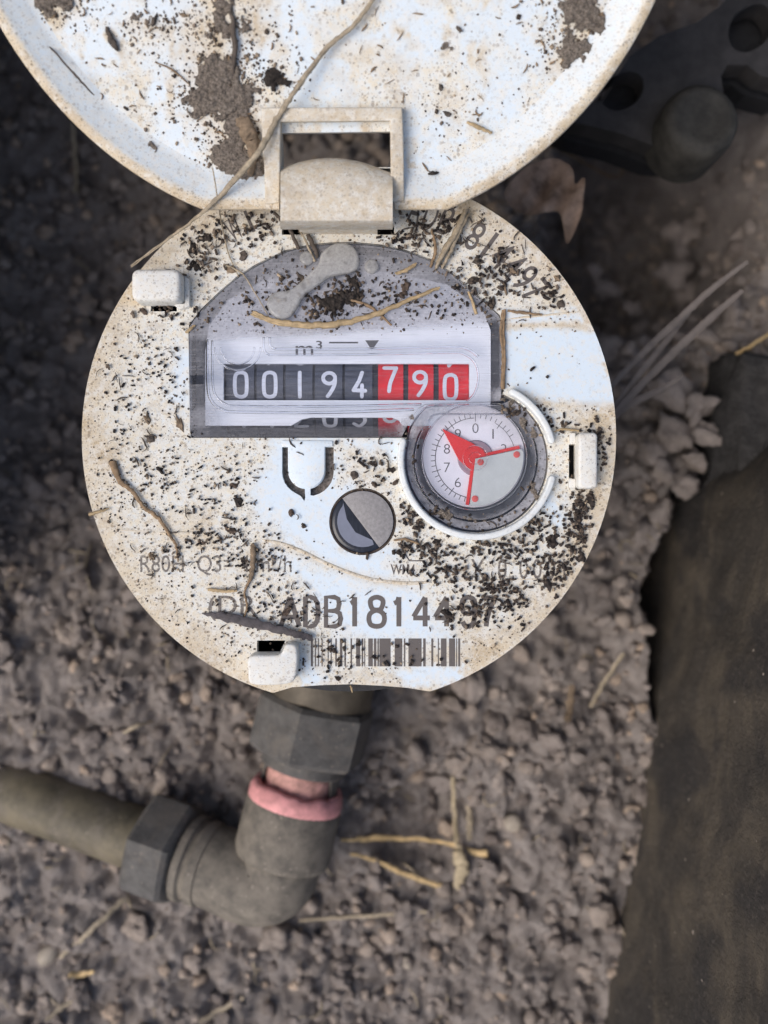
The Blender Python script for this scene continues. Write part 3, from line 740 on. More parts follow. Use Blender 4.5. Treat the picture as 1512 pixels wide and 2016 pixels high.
def arc_text(name, s, ang0, dang, rad, h, mat, first_w=0.7):
    mb = MB()
    for i, ch in enumerate(s):
        V, f = glyphs(ch, 0.004); lo, hi = V.min(0), V.max(0)
        a = math.radians(ang0 + dang * i); sc = h / 0.73
        w = min(1.0, (dang * math.pi / 180 * rad * 0.80) / max(1e-6, (hi[0] - lo[0]) * sc)) if ch != '1' else 0.9
        out = []
        for x, y in V:
            u = (x - (lo[0] + hi[0]) / 2) * sc * w; v_ = (y - 0.365) * sc
            X = CX + (rad + v_) * math.sin(a) + u * math.cos(a); Y = CY - (rad + v_) * math.cos(a) + u * math.sin(a)
            out.append((*F2(X, Y, ZP), ZP))
        mb.add(out, f)
    return mb.make(name, mat, meter)
arc_text('rim_serial_number', 'ADB1814497', 16.4, 3.95, 469, 62, M['print'])
arc_text('rim_lettering', 'W1', -29, 4.2, 469, 48, M['print'])

# ---- clips
def clip(loop, h, bev, mat='clip'):
    return mk('clip', *prism(toF(loop), 0.0, h, bev, 4), M[mat], meter, smooth=True, sharp=60)
clip(rrect(271, 541, 366, 603, 14), 4.2, 0.9)
clip([(366, 548), (375, 552), (376, 606), (356, 612), (345, 603), (366, 600)], 1.2, 0.2)
clip(rrect(1131, 855, 1168, 963, 8), 3.4, 0.5)
clip([(1120, 853), (1131, 853), (1131, 875), (1120, 875)], 1.0, 0.15)
clip([(1118, 943), (1131, 943), (1131, 962), (1118, 960)], 1.0, 0.15)
cl = catmull([(497, 1286), (535, 1283), (557, 1281), (566, 1264), (580, 1262), (589, 1270), (590, 1300), (585, 1328), (570, 1338), (535, 1341), (500, 1338), (495, 1318)], 3, True)
clip(cl, 4.0, 0.45)

# ---- rails round the pulse dial
def rail(a0, a1, n=50):
    o = arcpx(DCX, DCY, 156, a0, a1, n); i_ = arcpx(DCX, DCY, 143, a0, a1, n)[::-1]
    def cap(a, s):
        c = arcpx(DCX, DCY, 149.5, a, a, 2)[0]; t = math.radians(a)
        return [(c[0] + 6.5 * (math.cos(t) * math.cos(k_) - s * math.sin(t) * math.sin(k_)), c[1] - 6.5 * (math.sin(t) * math.cos(k_) + s * math.cos(t) * math.sin(k_))) for k_ in (math.pi / 4, math.pi / 2, 3 * math.pi / 4)]
    return o + cap(a1, 1) + i_ + cap(a0, -1)[::-1]
mk('dial_rail', *prism(toF(rail(166, 346)), 0.0, 2.0, 0.35), M['rail'], meter, smooth=True, sharp=50)
mk('dial_rail', *prism(toF(rail(15, 63, 24)), 0.0, 2.0, 0.35), M['rail'], meter, smooth=True, sharp=50)

# ---- register: housing, plate, wheels
well = [(x, y) for x, y in win_hole]
wv, wf, _ = sheet(toF(rrect(360, 466, 1096, 1066, 20)), [], 2.0, -11.5, 0.5)
mk('register_housing', wv, wf, M['grey_well'], meter)
ZR = -2.6
plate_loop = [(404, 838), (404, 690), (412, 640), (450, 590), (520, 552), (620, 535), (760, 535), (880, 560), (950, 610), (966, 650), (966, 838)]
wheel_hole = [(440, 716), (924, 716), (924, 788), (440, 788)]
notch = [(573, 839.5), (594, 826), (612, 822), (772, 822), (786, 828), (792, 839.5)]
plate_outer = [(404, 838), (404, 690), (412, 640), (450, 590), (520, 552), (620, 535), (760, 535), (880, 560), (950, 610), (966, 650), (966, 838)] + [(792, 838), (786, 828), (772, 822), (612, 822), (594, 826), (573, 838)]
rv, rf, _ = sheet(toF(plate_outer, ZR), [toF(wheel_hole, ZR)], 1.5, ZR, 0.7)
reg = mk('register_plate', rv, rf, M['white_plate'], meter)
mk('unit_mark', *text_fit('m³', 582, 671, 634, 700, ZR + 0.04), M['black_print'], reg)
mb = MB(); z = ZR + 0.04
mb.add([F(648, 673, z), F(705, 673, z), F(705, 676, z), F(648, 676, z)], [(0, 3, 2, 1)])
mb.add([F(719, 670, z), F(746, 670, z), F(732, 690, z)], [(0, 2, 1)])
mb.make('pointer_mark', M['black_print'], reg)
# number wheels
WR = 9.8; WZ = ZR - 0.9 - WR
wy = F2(0, 753, WZ + WR)[1]
def stroke_digit(ch):
    """strokes in a box x -0.5..0.5, y -1..1 (y up)"""
    if ch == '0': return [(catmull([(-.42, .62), (-.2, .96), (.2, .96), (.42, .62), (.42, -.62), (.2, -.96), (-.2, -.96), (-.42, -.62)], 4, True), True)]
    if ch == '1': return [([(0, 1.0), (0, 0), (0, -1.0)], False)]
    if ch == '9': return [(circ(-.0, .48, .45, 16), True), (catmull([(.45, .45), (.40, -.05), (.15, -.6), (-.12, -1.0)], 5), False)]
    if ch == '4': return [([(.22, .95), (0, .25), (-.42, -.50)], False), ([(-.42, -.50), (.46, -.55)], False), ([(.22, -.10), (.20, -1.02)], False)]
    if ch == '7': return [([(-.44, .93), (.46, .93)], False), (catmull([(.46, .93), (.2, .2), (.0, -.4), (-.08, -1.0)], 5), False)]
    if ch == '8': return [(circ(0, .46, .36, 14), True), (circ(0, -.48, .44, 14), True)]
    if ch == '2': return [(catmull([(-.4, .55), (0, .96), (.4, .55), (-.1, -.3), (-.44, -.95), (.44, -.95)], 4), False)]
    if ch == '3': return [(catmull([(-.4, .7), (0, .96), (.4, .5), (0, .05), (.42, -.5), (0, -.96), (-.42, -.65)], 4), False)]
    if ch == '5': return [([(.4, .95), (-.3, .95), (-.36, .1)], False), (catmull([(-.36, .1), (.2, .2), (.42, -.4), (0, -.96), (-.42, -.7)], 4), False)]
    if ch == '6': return [(circ(0, -.48, .45, 16), True), (catmull([(-.45, -.45), (-.40, .05), (-.15, .6), (.12, 1.0)], 5), False)]
def wheel(x0, x1, xc, ch, dy, mat):
    z = WZ + WR; ax0 = F2(x0, 753, z)[0]; ax1 = F2(x1, 753, z)[0]
    v = []; f = []; n = 40
    for x in (ax0, ax1):
        for i in range(n): t = 2 * math.pi * i / n; v.append((x, wy + WR * math.sin(t), WZ + WR * math.cos(t)))
    for i in range(n): j = (i + 1) % n; f.append((i, n + i, n + j, j))
    f.append(tuple(range(n))); f.append(tuple(range(2 * n - 1, n - 1, -1)))
    w = mk('digit_wheel', v, f, mat, meter, smooth=True, sharp=40)
    cx = F2(xc, 753, z)[0]; hh = 24 * K * (D - z) / D; off0 = -dy * K * (D - z) / D
    dg = int(ch)
    for k_ in (-1, 0, 1):
        mb = MB(); lay = 0
        for pts, closed in stroke_digit(str((dg + k_) % 10)):
            q = [(p[0] * 27 * K, p[1] * hh + off0) for p in pts]
            dense = []
            for i in range(len(q) if closed else len(q) - 1):
                a = np.array(q[i]); b = np.array(q[(i + 1) % len(q)]); m_ = max(1, int(np.linalg.norm(b - a) / 0.4))
                dense += [tuple(a + (b - a) * t / m_) for t in range(m_)]
            if not closed: dense.append(q[-1])
            v2, f2 = ribbon(dense, 0.69, closed); rad = WR + 0.03 + 0.02 * lay; lay += 1
            out = []
            for x, y in v2:
                t = y / WR - k_ * math.radians(36)
                out.append((cx + x, wy + rad * math.sin(t), WZ + rad * math.cos(t)))
            mb.add(out, f2)
        mb.make('numeral', M['numeral'], w, smooth=True)
for x0, x1, xc, ch, dy, mt in ((445, 500, 474, '0', 4, 'b'), (505, 557, 531, '0', 4, 'b'), (562, 615, 590, '1', 4, 'b'), (620, 674, 648, '9', 3, 'b'), (679, 733, 707, '4', 3, 'b'),
                               (744.5, 794, 768, '7', -7, 'r'), (804, 853.5, 827, '9', 1, 'r'), (864, 923, 887, '0', 9, 'r')):
    wheel(x0, x1, xc, ch, dy, M['black_wheel'] if mt == 'b' else M['red_wheel'])
# spindle carriers between the red wheels
mb = MB()
for x0, x1 in ((438, 445), (500, 505), (557, 562), (615, 620), (674, 679), (733, 744.5), (794, 804), (853.5, 864)):
    z = WZ + WR - 0.3; a = F2(x0, 753, z)[0]; b = F2(x1, 753, z)[0]
    v = []; n = 40; f = []
    for x in (a, b):
        for i in range(n): t = 2 * math.pi * i / n; v.append((x, wy + (WR - .3) * math.sin(t), WZ + (WR - .3) * math.cos(t)))
    for i in range(n): j = (i + 1) % n; f.append((i, n + i, n + j, j))
    mb.add(v, f)
mb.make('wheel_spacer', M['spacer'], meter, smooth=True)

# ---- register window
v, f = ribbon([F2(x, y, -0.3) for x, y in catmull([(381, 863), (373, 848), (370, 760)] + win_top + [(991, 700), (990.5, 775)], 3)], 0.56, cap=0)
mk('window_gap_shade', [(x, y, -0.3) for x, y in v], f, M['dark_body'], meter)  # black strip laid in as the shade of the gap round the window
v, f = ribbon([F2(x, y, -0.3) for x, y in ((378, 861.5), (600, 862), (800, 862))], 0.4, cap=0)
mk('window_gap_shade', [(x, y, -0.35) for x, y in v], f, M['dark_body'], meter)
win_outer = [(377.5, 858), (374, 850)] + [(x + (1.5 if x < 680 else -1.5), y + 2.5) for x, y in win_top] + [(987, 700), (986, 789), (900, 792), (838, 795), (824, 803), (808, 826), (796, 850), (791, 860), (384, 860.5)]
v2, t2, loops = cdt(toF(win_outer, 0.3), [], 0.7)
pw = np.c_[v2[:, 0] / (K * (D - .3) / D) + 756, 1008 - v2[:, 1] / (K * (D - .3) / D)]
wj = pw + 14 * np.c_[fbm(pw, 22, 80) - .5, fbm(pw, 22, 81) - .5]
line_y = np.interp(pw[:, 0], [370, 520, 700, 860, 900, 990], [668, 664, 652, 640, 634, 630])
ds = 0.70 * sstep(8, -7, wj[:, 1] - line_y)
ds *= 1 - 0.28 * sstep(520, 480, pw[:, 1] - 0 * pw[:, 0]) 
ds *= 1 - 0.38 * np.exp(-((pw[:, 0] - 900) / 55) ** 2 - ((pw[:, 1] - 565) / 30) ** 2)
ds *= 1 - 0.25 * sstep(40, 0, -sdpoly(pw, win_outer))
side = np.maximum(sstep(408, 398, pw[:, 0]) * 0.30, sstep(966, 970, pw[:, 0]) * 0.15)
side = np.maximum(side, 0.75 * sstep(35, 4, np.hypot(pw[:, 0] - 800, pw[:, 1] - 842) + 20 * (fbm(pw, 12, 84) - .5)))
side = np.maximum(side, 0.6 * sstep(40, 8, np.hypot((pw[:, 0] - 395) * .8, pw[:, 1] - 822) + 30 * (fbm(pw, 12, 85) - .5)))
side = np.maximum(side, 0.8 * sstep(30, 4, np.hypot(pw[:, 0] - 985, pw[:, 1] - 780)))
side = np.maximum(side, 0.22 * sstep(838, 842, pw[:, 1]))
hz_ = 0.09 * sstep(0.3, 0.8, fbm(pw * np.array((.25, 1)), 14, 87))
ds = np.clip(np.maximum(np.maximum(ds, side), hz_), 0, 1)
V3 = [(p[0], p[1], 0.3) for p in v2]; F3 = [tuple(t) for t in t2.tolist()]; nv = len(V3)
lp = loops[0]; V3 += [(p[0], p[1], 0.3) for p in lp] + [(p[0], p[1], -2.0) for p in lp]
for i in range(len(lp)): j = (i + 1) % len(lp); F3.append((nv + i, nv + len(lp) + i, nv + len(lp) + j, nv + j))
dsa = np.concatenate([ds, np.full(2 * len(lp), 0.35)])
win = mk('register_window', V3, F3, M['window'], meter, attrs={'dust': dsa})
# moulded lines in the clear plastic
def bead(pts, r, closed=False, zz=0.30, mat='glass_bead', name='bead', n=6):
    q = [F(x, y, zz) for x, y in (catmull(pts, n, closed))]
    if closed: q.append(q[0])
    return mk(name, *tube(q, r, 8, 0.6, caps=not closed), M[mat], win, smooth=True)
def rr_px(x0, y0, x1, y1, rl, rr_, n=8):
    o = []
    for cx, cy, a, r in ((x1 - rr_, y0 + rr_, 90, rr_), (x1 - rr_, y1 - rr_, 0, rr_)):
        for i in range(n): t = math.radians(a - 90 * i / (n - 1)); o.append((cx + r * math.cos(t), cy - r * math.sin(t)))
    for cx, cy, a, r in ((x0 + rl, y1 - rl, 270, rl), (x0 + rl, y0 + rl, 180, rl)):
        for i in range(n): t = math.radians(a - 90 * i / (n - 1)); o.append((cx + r * math.cos(t), cy - r * math.sin(t)))
    return o
outer = [(408, 668), (409, 760), (417, 790), (437, 806), (470, 811), (640, 812), (815, 806)]
bead(outer, 0.26)
bead([(418, 670), (419, 755), (427, 782), (446, 796), (475, 799.5), (640, 800), (830, 796)], 0.20)
bead([(519, 664), (520, 688), (528, 697), (545, 698.5), (700, 698), (880, 694), (915, 698), (936, 716), (942, 745), (934, 775), (918, 791)], 0.20)
bead([(531, 664), (532, 680), (541, 686.5), (560, 687), (700, 687), (880, 683), (920, 687), (942, 702)], 0.24)
for r in (45, 33): bead(arcpx(468, 684, r, 180, 360, 20), 0.16, n=2)
mk('bump', *lathe([(1.25, 0), (1.25, .5), (1.05, .75), (0.7, .8)], (*F2(605, 511), 0.3), n=20), M['frost'], win, smooth=True, sharp=50)
mk('bump', *lathe([(1.25, 0), (1.25, .5), (1.05, .75), (0.7, .8)], (*F2(732, 527), 0.3), n=20), M['frost'], win, smooth=True, sharp=50)
mk('alignment_tab', *prism(toF(rrect(374, 740, 402, 757, 3)), 0.32, 0.5), M['glass_bead'], win)
# bone shaped wiper of clear plastic
bone = catmull([(628, 520), (634, 500), (655, 484), (678, 481), (697, 490), (706, 508), (704, 530), (690, 538), (672, 541), (652, 545), (640, 552), (622, 566), (600, 583), (586, 606), (572, 624), (552, 629), (534, 619), (526, 600), (532, 584), (548, 576), (566, 574), (584, 564), (602, 548), (616, 534)], 4, True)
mk('wiper', *prism(toF(bone, 0.6), 0.62, 1.7, 0.55, 4), M['frost'], win, smooth=True, sharp=70)
bead([(704, 530), (690, 539), (672, 543), (652, 548), (640, 554), (622, 568), (600, 585), (586, 608), (572, 625), (552, 630), (534, 620)], 0.2, zz=0.7)
edge_pts = [(398, 612), (430, 579), (465, 549), (500, 526), (560, 497), (605, 486), (650, 481), (700, 480.5), (750, 485), (800, 496), (850, 515), (890, 541), (930, 576), (960, 602)]
bead(edge_pts, 0.14, zz=0.32)

# ---- pulse dial
ZD = -2.4; HX, HY = 936, 902
dF = lambda x, y, z: F(x, y, z)
dial = mk('dial_face', *lathe([(97 * K * (D - ZD) / D, -1.2), (100 * K * (D - ZD) / D, -.9), (100 * K * (D - ZD) / D, 0)], (*F2(933, 899, ZD), ZD), n=64), M['dial_white'], meter, smooth=True, sharp=40)
mb = MB(); z = ZD + 0.04
for i in range(50):
    a = math.radians(90 - 7.2 * i)
    if i in range(9, 26): continue
    r0_, r1_ = (72, 90) if i % 5 == 0 else (79, 88)
    p = [(HX + r_ * math.cos(a), HY - r_ * math.sin(a)) for r_ in (r0_, r1_)]
    v, f = ribbon([F2(*q, z) for q in p], 0.13, cap=0); mb.add([(x, y, z) for x, y in v], f)
v, f = ribbon([F2(*q, z + .01) for q in arcpx(HX, HY, 79, 92, 262, 60)], 0.13, cap=0); mb.add([(x, y, z + .012) for x, y in v], f)
v, f = ribbon([F2(*q, z + .01) for q in arcpx(HX, HY, 79, 60, 18, 20)], 0.10, cap=0); mb.add([(x, y, z + .012) for x, y in v], f)
mb.make('tick_marks', M['black_print'], dial)
for d_ in (0, 1, 2, 6, 7, 8, 9):
    a = math.radians(90 - 36 * d_); x = HX + 59 * math.cos(a); y = HY - 59 * math.sin(a)
    w = 1.5 if d_ == 1 else 6.0
    mk('dial_number', *text_fit(str(d_), x - w, y - 9.5, x + w, y + 9.5, z, -0.012), M['black_print'], dial)
mk('hub_shadow', *lathe([(36 * K, -.1), (36 * K, 0.0), (34 * K, 0.25)], (*F2(HX, HY, ZD), ZD + 0.15), n=36), M['hub_shade'], dial, smooth=True, sharp=40)  # mauve disc standing in for the shadow under the pointer hub
zp = ZD + 0.75
ptr = [(871, 844), (928, 871), (952, 886), (960, 902), (954, 918), (938, 925), (920, 921), (910, 911), (903, 905)]
pt = mk('dial_pointer', *prism([F2(x, y, zp) for x, y in ptr], zp - .4, zp, 0.06, 2), M['red'], meter)
for a_, b_ in (((948, 897), (1023, 880)), ((931, 915), (920, 994))):
    v, f = ribbon([F2(*a_, zp), F2(*b_, zp)], 0.58, cap=0)
    q = [v[0], v[1], v[3], v[2]]
    mk('spoke', *prism(q, zp - .45, zp - .05), M['red'], pt)
zs = zp + 0.5
sh = [(936, 903), (1026, 884)] + arcpx(933, 899, 98, 6, -84, 20) + [(925, 995)]
shield = mk('dial_shield', *prism([F2(x, y, zs) for x, y in sh], zs - .3, zs, 0.05, 2), M['silver'], meter)
for x, y, r_ in ((946, 910, 6.5), (1017, 895, 6.5), (935, 982, 6.5)):
    mk('rivet', *lathe([(r_ * K, -.05), (r_ * K, .12), (r_ * K * .6, .2)], (*F2(x, y, zs), zs), n=18), M['rivet_red'], shield, smooth=True, sharp=50)
dw = arcpx(DCX, DCY, 137, 60, -196, 80) + [(800, 866), (806, 842), (820, 820), (838, 802), (856, 799), (985, 796)]
v2, t2, loops = cdt(toF(dw, 0.25), [], 0.8)
pw = np.c_[v2[:, 0] / (K * (D - .25) / D) + 756, 1008 - v2[:, 1] / (K * (D - .25) / D)]
rd = np.hypot(pw[:, 0] - 936, pw[:, 1] - 903) + 14 * (fbm(pw, 16, 91) - .5)
an = np.arctan2(-(pw[:, 1] - 903), pw[:, 0] - 936)
ds = 0.06 + 0.42 * sstep(112, 120, rd)
ds = np.maximum(ds, 0.88 * sstep(112, 132, rd) * sstep(0.45, 0.62, fbm(pw, 14, 93) + 0.25 * (an < 1.2) * (an > -2.4) * (np.abs(an) < 2.6)))
ds = np.maximum(ds, 0.45 * sstep(830, 815, pw[:, 1]) * sstep(795, 812, pw[:, 1]))
ds = np.maximum(ds, 0.30 * sstep(70, 20, np.hypot(pw[:, 0] - 1010, pw[:, 1] - 835)))
ds = np.maximum(ds, 0.25 * sstep(118, 100, rd) * sstep(835, 850, 2 * 840 - pw[:, 1]))
V3 = [(p[0], p[1], 0.25) for p in v2]; F3 = [tuple(t) for t in t2.tolist()]; nv = len(V3)
lp = loops[0]; V3 += [(p[0], p[1], 0.25) for p in lp] + [(p[0], p[1], -2.0) for p in lp]
for i in range(len(lp)): j = (i + 1) % len(lp); F3.append((nv + i, nv + len(lp) + i, nv + len(lp) + j, nv + j))
dwin = mk('dial_window', V3, F3, M['dial_clear'], meter, attrs={'dust': np.concatenate([np.clip(ds, 0, 1), np.full(2 * len(lp), .4)])})
win = dwin
bead(arcpx(934, 901, 104, 0, 360, 60)[:-1], 0.14, True, 0.26, n=2)
bead(arcpx(936, 905, 121, 150, 360 + 20, 60), 0.22, False, 0.26, n=2)
bead(arcpx(HX, HY, 24, 0, 360, 30)[:-1], 0.10, True, 0.26, n=2)
bead(arcpx(HX, HY, 12, 0, 360, 20)[:-1], 0.09, True, 0.26, n=2)
bead([(802, 868), (808, 842), (822, 820), (840, 802), (870, 799), (985, 796)], 0.20, False, 0.27)
bead([(845, 842), (846, 826), (858, 816), (900, 815.5), (1010, 816)], 0.16, False, 0.27)

# ---- round lens beside the release tab
mk('lens_rim', *lathe([(65.5 * K, -3), (65.5 * K, -.25), (64.5 * K, 0.0), (62 * K, -.1), (60.5 * K, -.5)], (*F2(LX, LY), 0), n=48), M['lens_rim'], meter, smooth=True, sharp=60)
lens = mk('round_lens', *lathe([(61.8 * K, -3.0), (61.8 * K, -.3), (60.5 * K, 0.05), (57 * K, .22), (54 * K, .25)], (*F2(LX, LY), 0), n=48), M['lens_dark'], meter, smooth=True, sharp=35)
def seg_loop(r, a0, a1, n=24, cx=LX, cy=LY): return arcpx(cx, cy, r, a0, a1, n)
# split line runs from upper left to lower right
mk('grey_half', *prism(toF(seg_loop(60.5, 131, -57)), 0.26, 0.42, 0.1, 2), M['lens_grey'], lens, smooth=True, sharp=50)
mk('blue_crescent', *prism(toF(seg_loop(50, 142, 296) + [(733, 1063), (700, 1048), (683, 1022), (676, 990)]), 0.26, 0.34), M['lens_blue'], lens)

# ---- hinge block rising from the plate
def hinge_block():
    v = []; f = []
    rows = []   # (photo y, z) per column, x from left to right
    nc = 13
    for i in range(nc):
        t = i / (nc - 1); x = 552 + t * 221; s = 1 - (2 * t - 0.95) ** 2
        back = 334 - 27 * max(0, s) + 6 * t
        rows.append([(x, 446, 3.2), (x, 452, 3.6), (x, 450, 5.2), (x, 438.5, 11.4), (x, 434, 12.0), (x, 400, 12.6), (x, 370, 12.7), (x, back + 26 + 10 * (1 - t), 12.3), (x, back + 8, 11.2), (x, back + 1, 9.6), (x, back + 3, 6.0), (x, back + 12, 2.0)])
    m = len(rows[0])
    for c in rows: v += [F(*p) for p in c]
    for i in range(nc - 1):
        for j in range(m - 1): f.append((i * m + j, (i + 1) * m + j, (i + 1) * m + j + 1, i * m + j + 1))
    f.append(tuple(range(m))); f.append(tuple((nc - 1) * m + j for j in range(m - 1, -1, -1)))
    f.append(tuple(i * m for i in range(nc - 1, -1, -1)) ) if False else None
    return v, f
hb = mk('hinge_block', *hinge_block(), M['hinge'], meter, smooth=True, sharp=38)
mk('hinge_foot', *prism(toF([(592, 380), (743, 380), (743, 461), (592, 461)]), 0.0, 4.6, 0.2), M['hinge'], meter, smooth=True, sharp=40)

# ---- lid
LT = math.radians(20); LZ0 = 9.0
LP0 = np.array((0, (1008 - 414) * K * (D - LZ0) / D, LZ0)); LN = np.array((0, -math.sin(LT), math.cos(LT))); LV = np.array((0, math.cos(LT), math.sin(LT)))
LR, LCX, LCV = 56.7, -9.86, 52.9
def Luv(px, py, w=0.0):
    d = np.array(((px - 756) * K, (1008 - py) * K, -D)); C = np.array((0, 0, D)); p0 = LP0 + LN * w
    s = ((p0 - C) @ LN) / (d @ LN); W = C + d * s - p0
    return W[0], W @ LV
def Lw(u, v, w): return tuple(LP0 + np.array((1, 0, 0)) * u + LV * v + LN * w)
def lid_loop(s, na=150, nch=60):
    rad = LR - s; h = LCV - s; a = math.acos(h / rad)
    o = [(LCX + rad * math.cos(t), LCV + rad * math.sin(t)) for t in np.linspace(-math.pi / 2 + a, 1.5 * math.pi - a, na)]
    xe = rad * math.sin(a)
    return o + [(LCX - xe + 2 * xe * (i + 1) / (nch + 1), LCV - h) for i in range(nch)]
prof = [(1.2, -6.3), (0.15, -1.3), (0.0, -0.8), (0.2, -0.3), (0.7, -0.03), (1.5, 0.0), (2.0, -0.12), (2.4, -0.4), (3.2, -0.75), (5.2, -1.75), (5.9, -2.05), (6.6, -2.15)]
ZF = -2.15
hx0, hx1 = Luv(552, 300, ZF)[0], Luv(772, 300, ZF)[0]
lv = []; lf = []; ld = []; ls = []
for k_, (s, w) in enumerate(prof):
    for u, v in lid_loop(s):
        lv.append(Lw(u, v, w)); out_ = s < 1.75
        lip = 0.97 if s < 1.9 else (0.75 if s < 2.2 else 0.42)
        ld.append(lip); ls.append(1.0 if s < 1.2 else (0.8 if s < 1.9 else 0.03))
nl = 210; lp0 = lid_loop(0)
for k_ in range(len(prof) - 1):
    for i in range(nl):
        j = (i + 1) % nl
        if i >= 150 and hx0 - 0.4 < lp0[i][0] < hx1 + 0.4: continue
        lf.append((k_ * nl + i, k_ * nl + j, (k_ + 1) * nl + j, (k_ + 1) * nl + i))
hole = [Luv(552, 262, ZF), Luv(770, 259, ZF), (Luv(772, 300, ZF)[0], 7.0), (hx0, 7.0)]
hole = [hole[0], hole[1], (hole[1][0], 6.75), (hole[0][0], 6.75)]
v2, t2, loops = cdt(lid_loop(6.6, 150, 60), [hole], 0.62)
b0 = len(lv); lv += [Lw(p[0], p[1], ZF) for p in v2]; lf += [tuple(int(q) + b0 for q in t) for t in t2]
# stain masks on the lid floor, drawn where they lie (photo pixels of that plane)
W3 = np.array([Lw(p[0], p[1], ZF) for p in v2]); kk = K * (D - W3[:, 2]) / D
pl_ = np.c_[W3[:, 0] / kk + 756, 1008 - W3[:, 1] / kk]
wl_ = pl_ + 40 * np.c_[fbm(pl_, 50, 101) - .5, fbm(pl_, 50, 102) - .5]
fd = 0.22 + 0.7 * sstep(0.50, 0.72, fbm(wl_, 90, 103)) + 0.5 * sstep(0.56, 0.66, fbm(wl_, 26, 104))
fs = np.zeros(len(pl_))
for line, wd, s_ in (([(440, -60), (425, 60), (440, 170)], 42, 1.0), ([(505, -60), (500, 60)], 46, .8), ([(400, 60), (420, 180), (470, 260)], 80, .8), ([(640, 60), (700, 110), (790, 130)], 40, .45), ([(1140, -40), (1150, 60), (1110, 130)], 45, 1.0), ([(110, -30), (100, 20)], 45, 1.0),
                     ([(270, 40), (300, 60), (330, 50)], 26, .6), ([(215, 70), (235, 95)], 10, .9), ([(880, 70), (878, 100)], 12, .8), ([(860, 230), (875, 190), (900, 250)], 18, .6), ([(700, -20), (720, 30)], 15, .5),
                     ([(880, 235), (860, 215), (905, 200), (940, 240), (920, 265)], 10, .5), ([(660, 150), (700, 190), (720, 260)], 24, .35), ([(790, 60), (820, 90)], 14, .4)):
    fs = np.maximum(fs, s_ * sstep(wd * 1.25, wd * 0.1, sdline(wl_, line) + 36 * (fbm(pl_, 22, 105) - .5)))
stk = sstep(0.60, 0.72, fbm(wl_ * np.array((1.0, 0.45)), 24, 107)) * sstep(0.40, 0.62, fbm(pl_, 130, 108))
fs = np.clip(1.0 * fs * (0.45 + 0.9 * fbm(pl_, 12, 109)) + 0.75 * stk, 0, 1)
fd = np.clip(np.maximum(fd, fs), 0, 1)
ld = ld + fd.tolist(); ls = ls + (0.95 * fs).tolist()
# hole walls and the back of the lid
hl = ccw(hole); b0 = len(lv); lv += [Lw(p[0], p[1], ZF) for p in hl] + [Lw(p[0], p[1], -6.3) for p in hl]; ld += [.6] * 8; ls += [.3] * 8
for i in range(4): j = (i + 1) % 4; lf.append((b0 + j, b0 + 4 + j, b0 + 4 + i, b0 + i))
v2, t2, _ = cdt(lid_loop(1.2, 150, 60), [hole], 4.0)
b0 = len(lv); lv += [Lw(p[0], p[1], -6.3) for p in v2]; lf += [tuple(int(q) + b0 for q in t)[::-1] for t in t2]; ld += [.8] * len(v2); ls += [.3] * len(v2)
lid = mk('lid', lv, lf, M['face'], meter, smooth=True, sharp=35, attrs={'dirt': ld, 'stain': ls})
def lid_prism(name, loop_uv, w0, w1, bev, mat, parent):
    v, f = prism(loop_uv, w0, w1, bev, 3); return mk(name, [Lw(*p) for p in v], f, mat, parent, smooth=True, sharp=50)
q = lambda x, y, w=0.3: Luv(x, y, w)
lid_prism('hinge_frame', [q(515, 212), q(792, 211), q(795, 290), q(796, 396), q(770, 398), q(768, 238), q(552, 240), q(550, 400), q(522, 402), q(520, 330), q(516, 290)], ZF - 0.1, 0.3, 0.28, M['hinge'], lid)

# ================================================================== pipework under the meter
ZPI = -45.0
pf = lambda x, y, z=ZPI: F(x, y, z)
pipe = empty('water_pipe', pf(525, 1755, -58), 'muddy water pipe with elbow and hexagonal nuts joining the meter from below', 'water pipe')
A = Vector(pf(647, 1300)); B = Vector(pf(553, 1690)); ax = (B - A).normalized()
mk('meter_outlet', *lathe([(11.5, -12), (11.5, 3), (11.8, 8.5), (11.2, 9.5)], A, ax, 40), M['brass'], meter, smooth=True, sharp=40)
def hexnut(c, axis, r, h0, h1, ph):
    axv = Vector(axis).normalized(); u = Vector((0, 0, 1)); u = (u - axv * u.dot(axv)).normalized(); w = axv.cross(u); v = []; f = []; n = 18
    prof_ = [(0.80, h0), (0.93, h0 + .6), (1.0, h0 + 1.6), (1.0, h1 - 1.6), (0.93, h1 - .6), (0.80, h1)]
    for s, h in prof_:
        for i in range(n):
            t = 2 * math.pi * i / n + ph; a6 = (2 * math.pi * i / n) % (math.pi / 3) - math.pi / 6
            rad = r * 0.885 / math.cos(a6); rad = min(rad, r * 0.985) * (s if s < 1 else 1)
            v.append(tuple(Vector(c) + axv * h + u * (rad * math.cos(t)) + w * (rad * math.sin(t))))
    for k_ in range(len(prof_) - 1):
        for i in range(n): j = (i + 1) % n; f.append((k_ * n + i, k_ * n + j, (k_ + 1) * n + j, (k_ + 1) * n + i))
    f.append(tuple(range(n - 1, -1, -1))); f.append(tuple((len(prof_) - 1) * n + i for i in range(n)))
    return v, f
mk('coupling_nut', *hexnut(A, ax, 13.8, 8.6, 22.5, math.radians(12)), M['nut_grey'], pipe, smooth=True, sharp=25)
mk('tail_collar', *lathe([(9.8, 22.3), (9.8, 24.4), (9.3, 24.9)], A, ax, 36), M['nut_grey'], pipe, smooth=True, sharp=40)
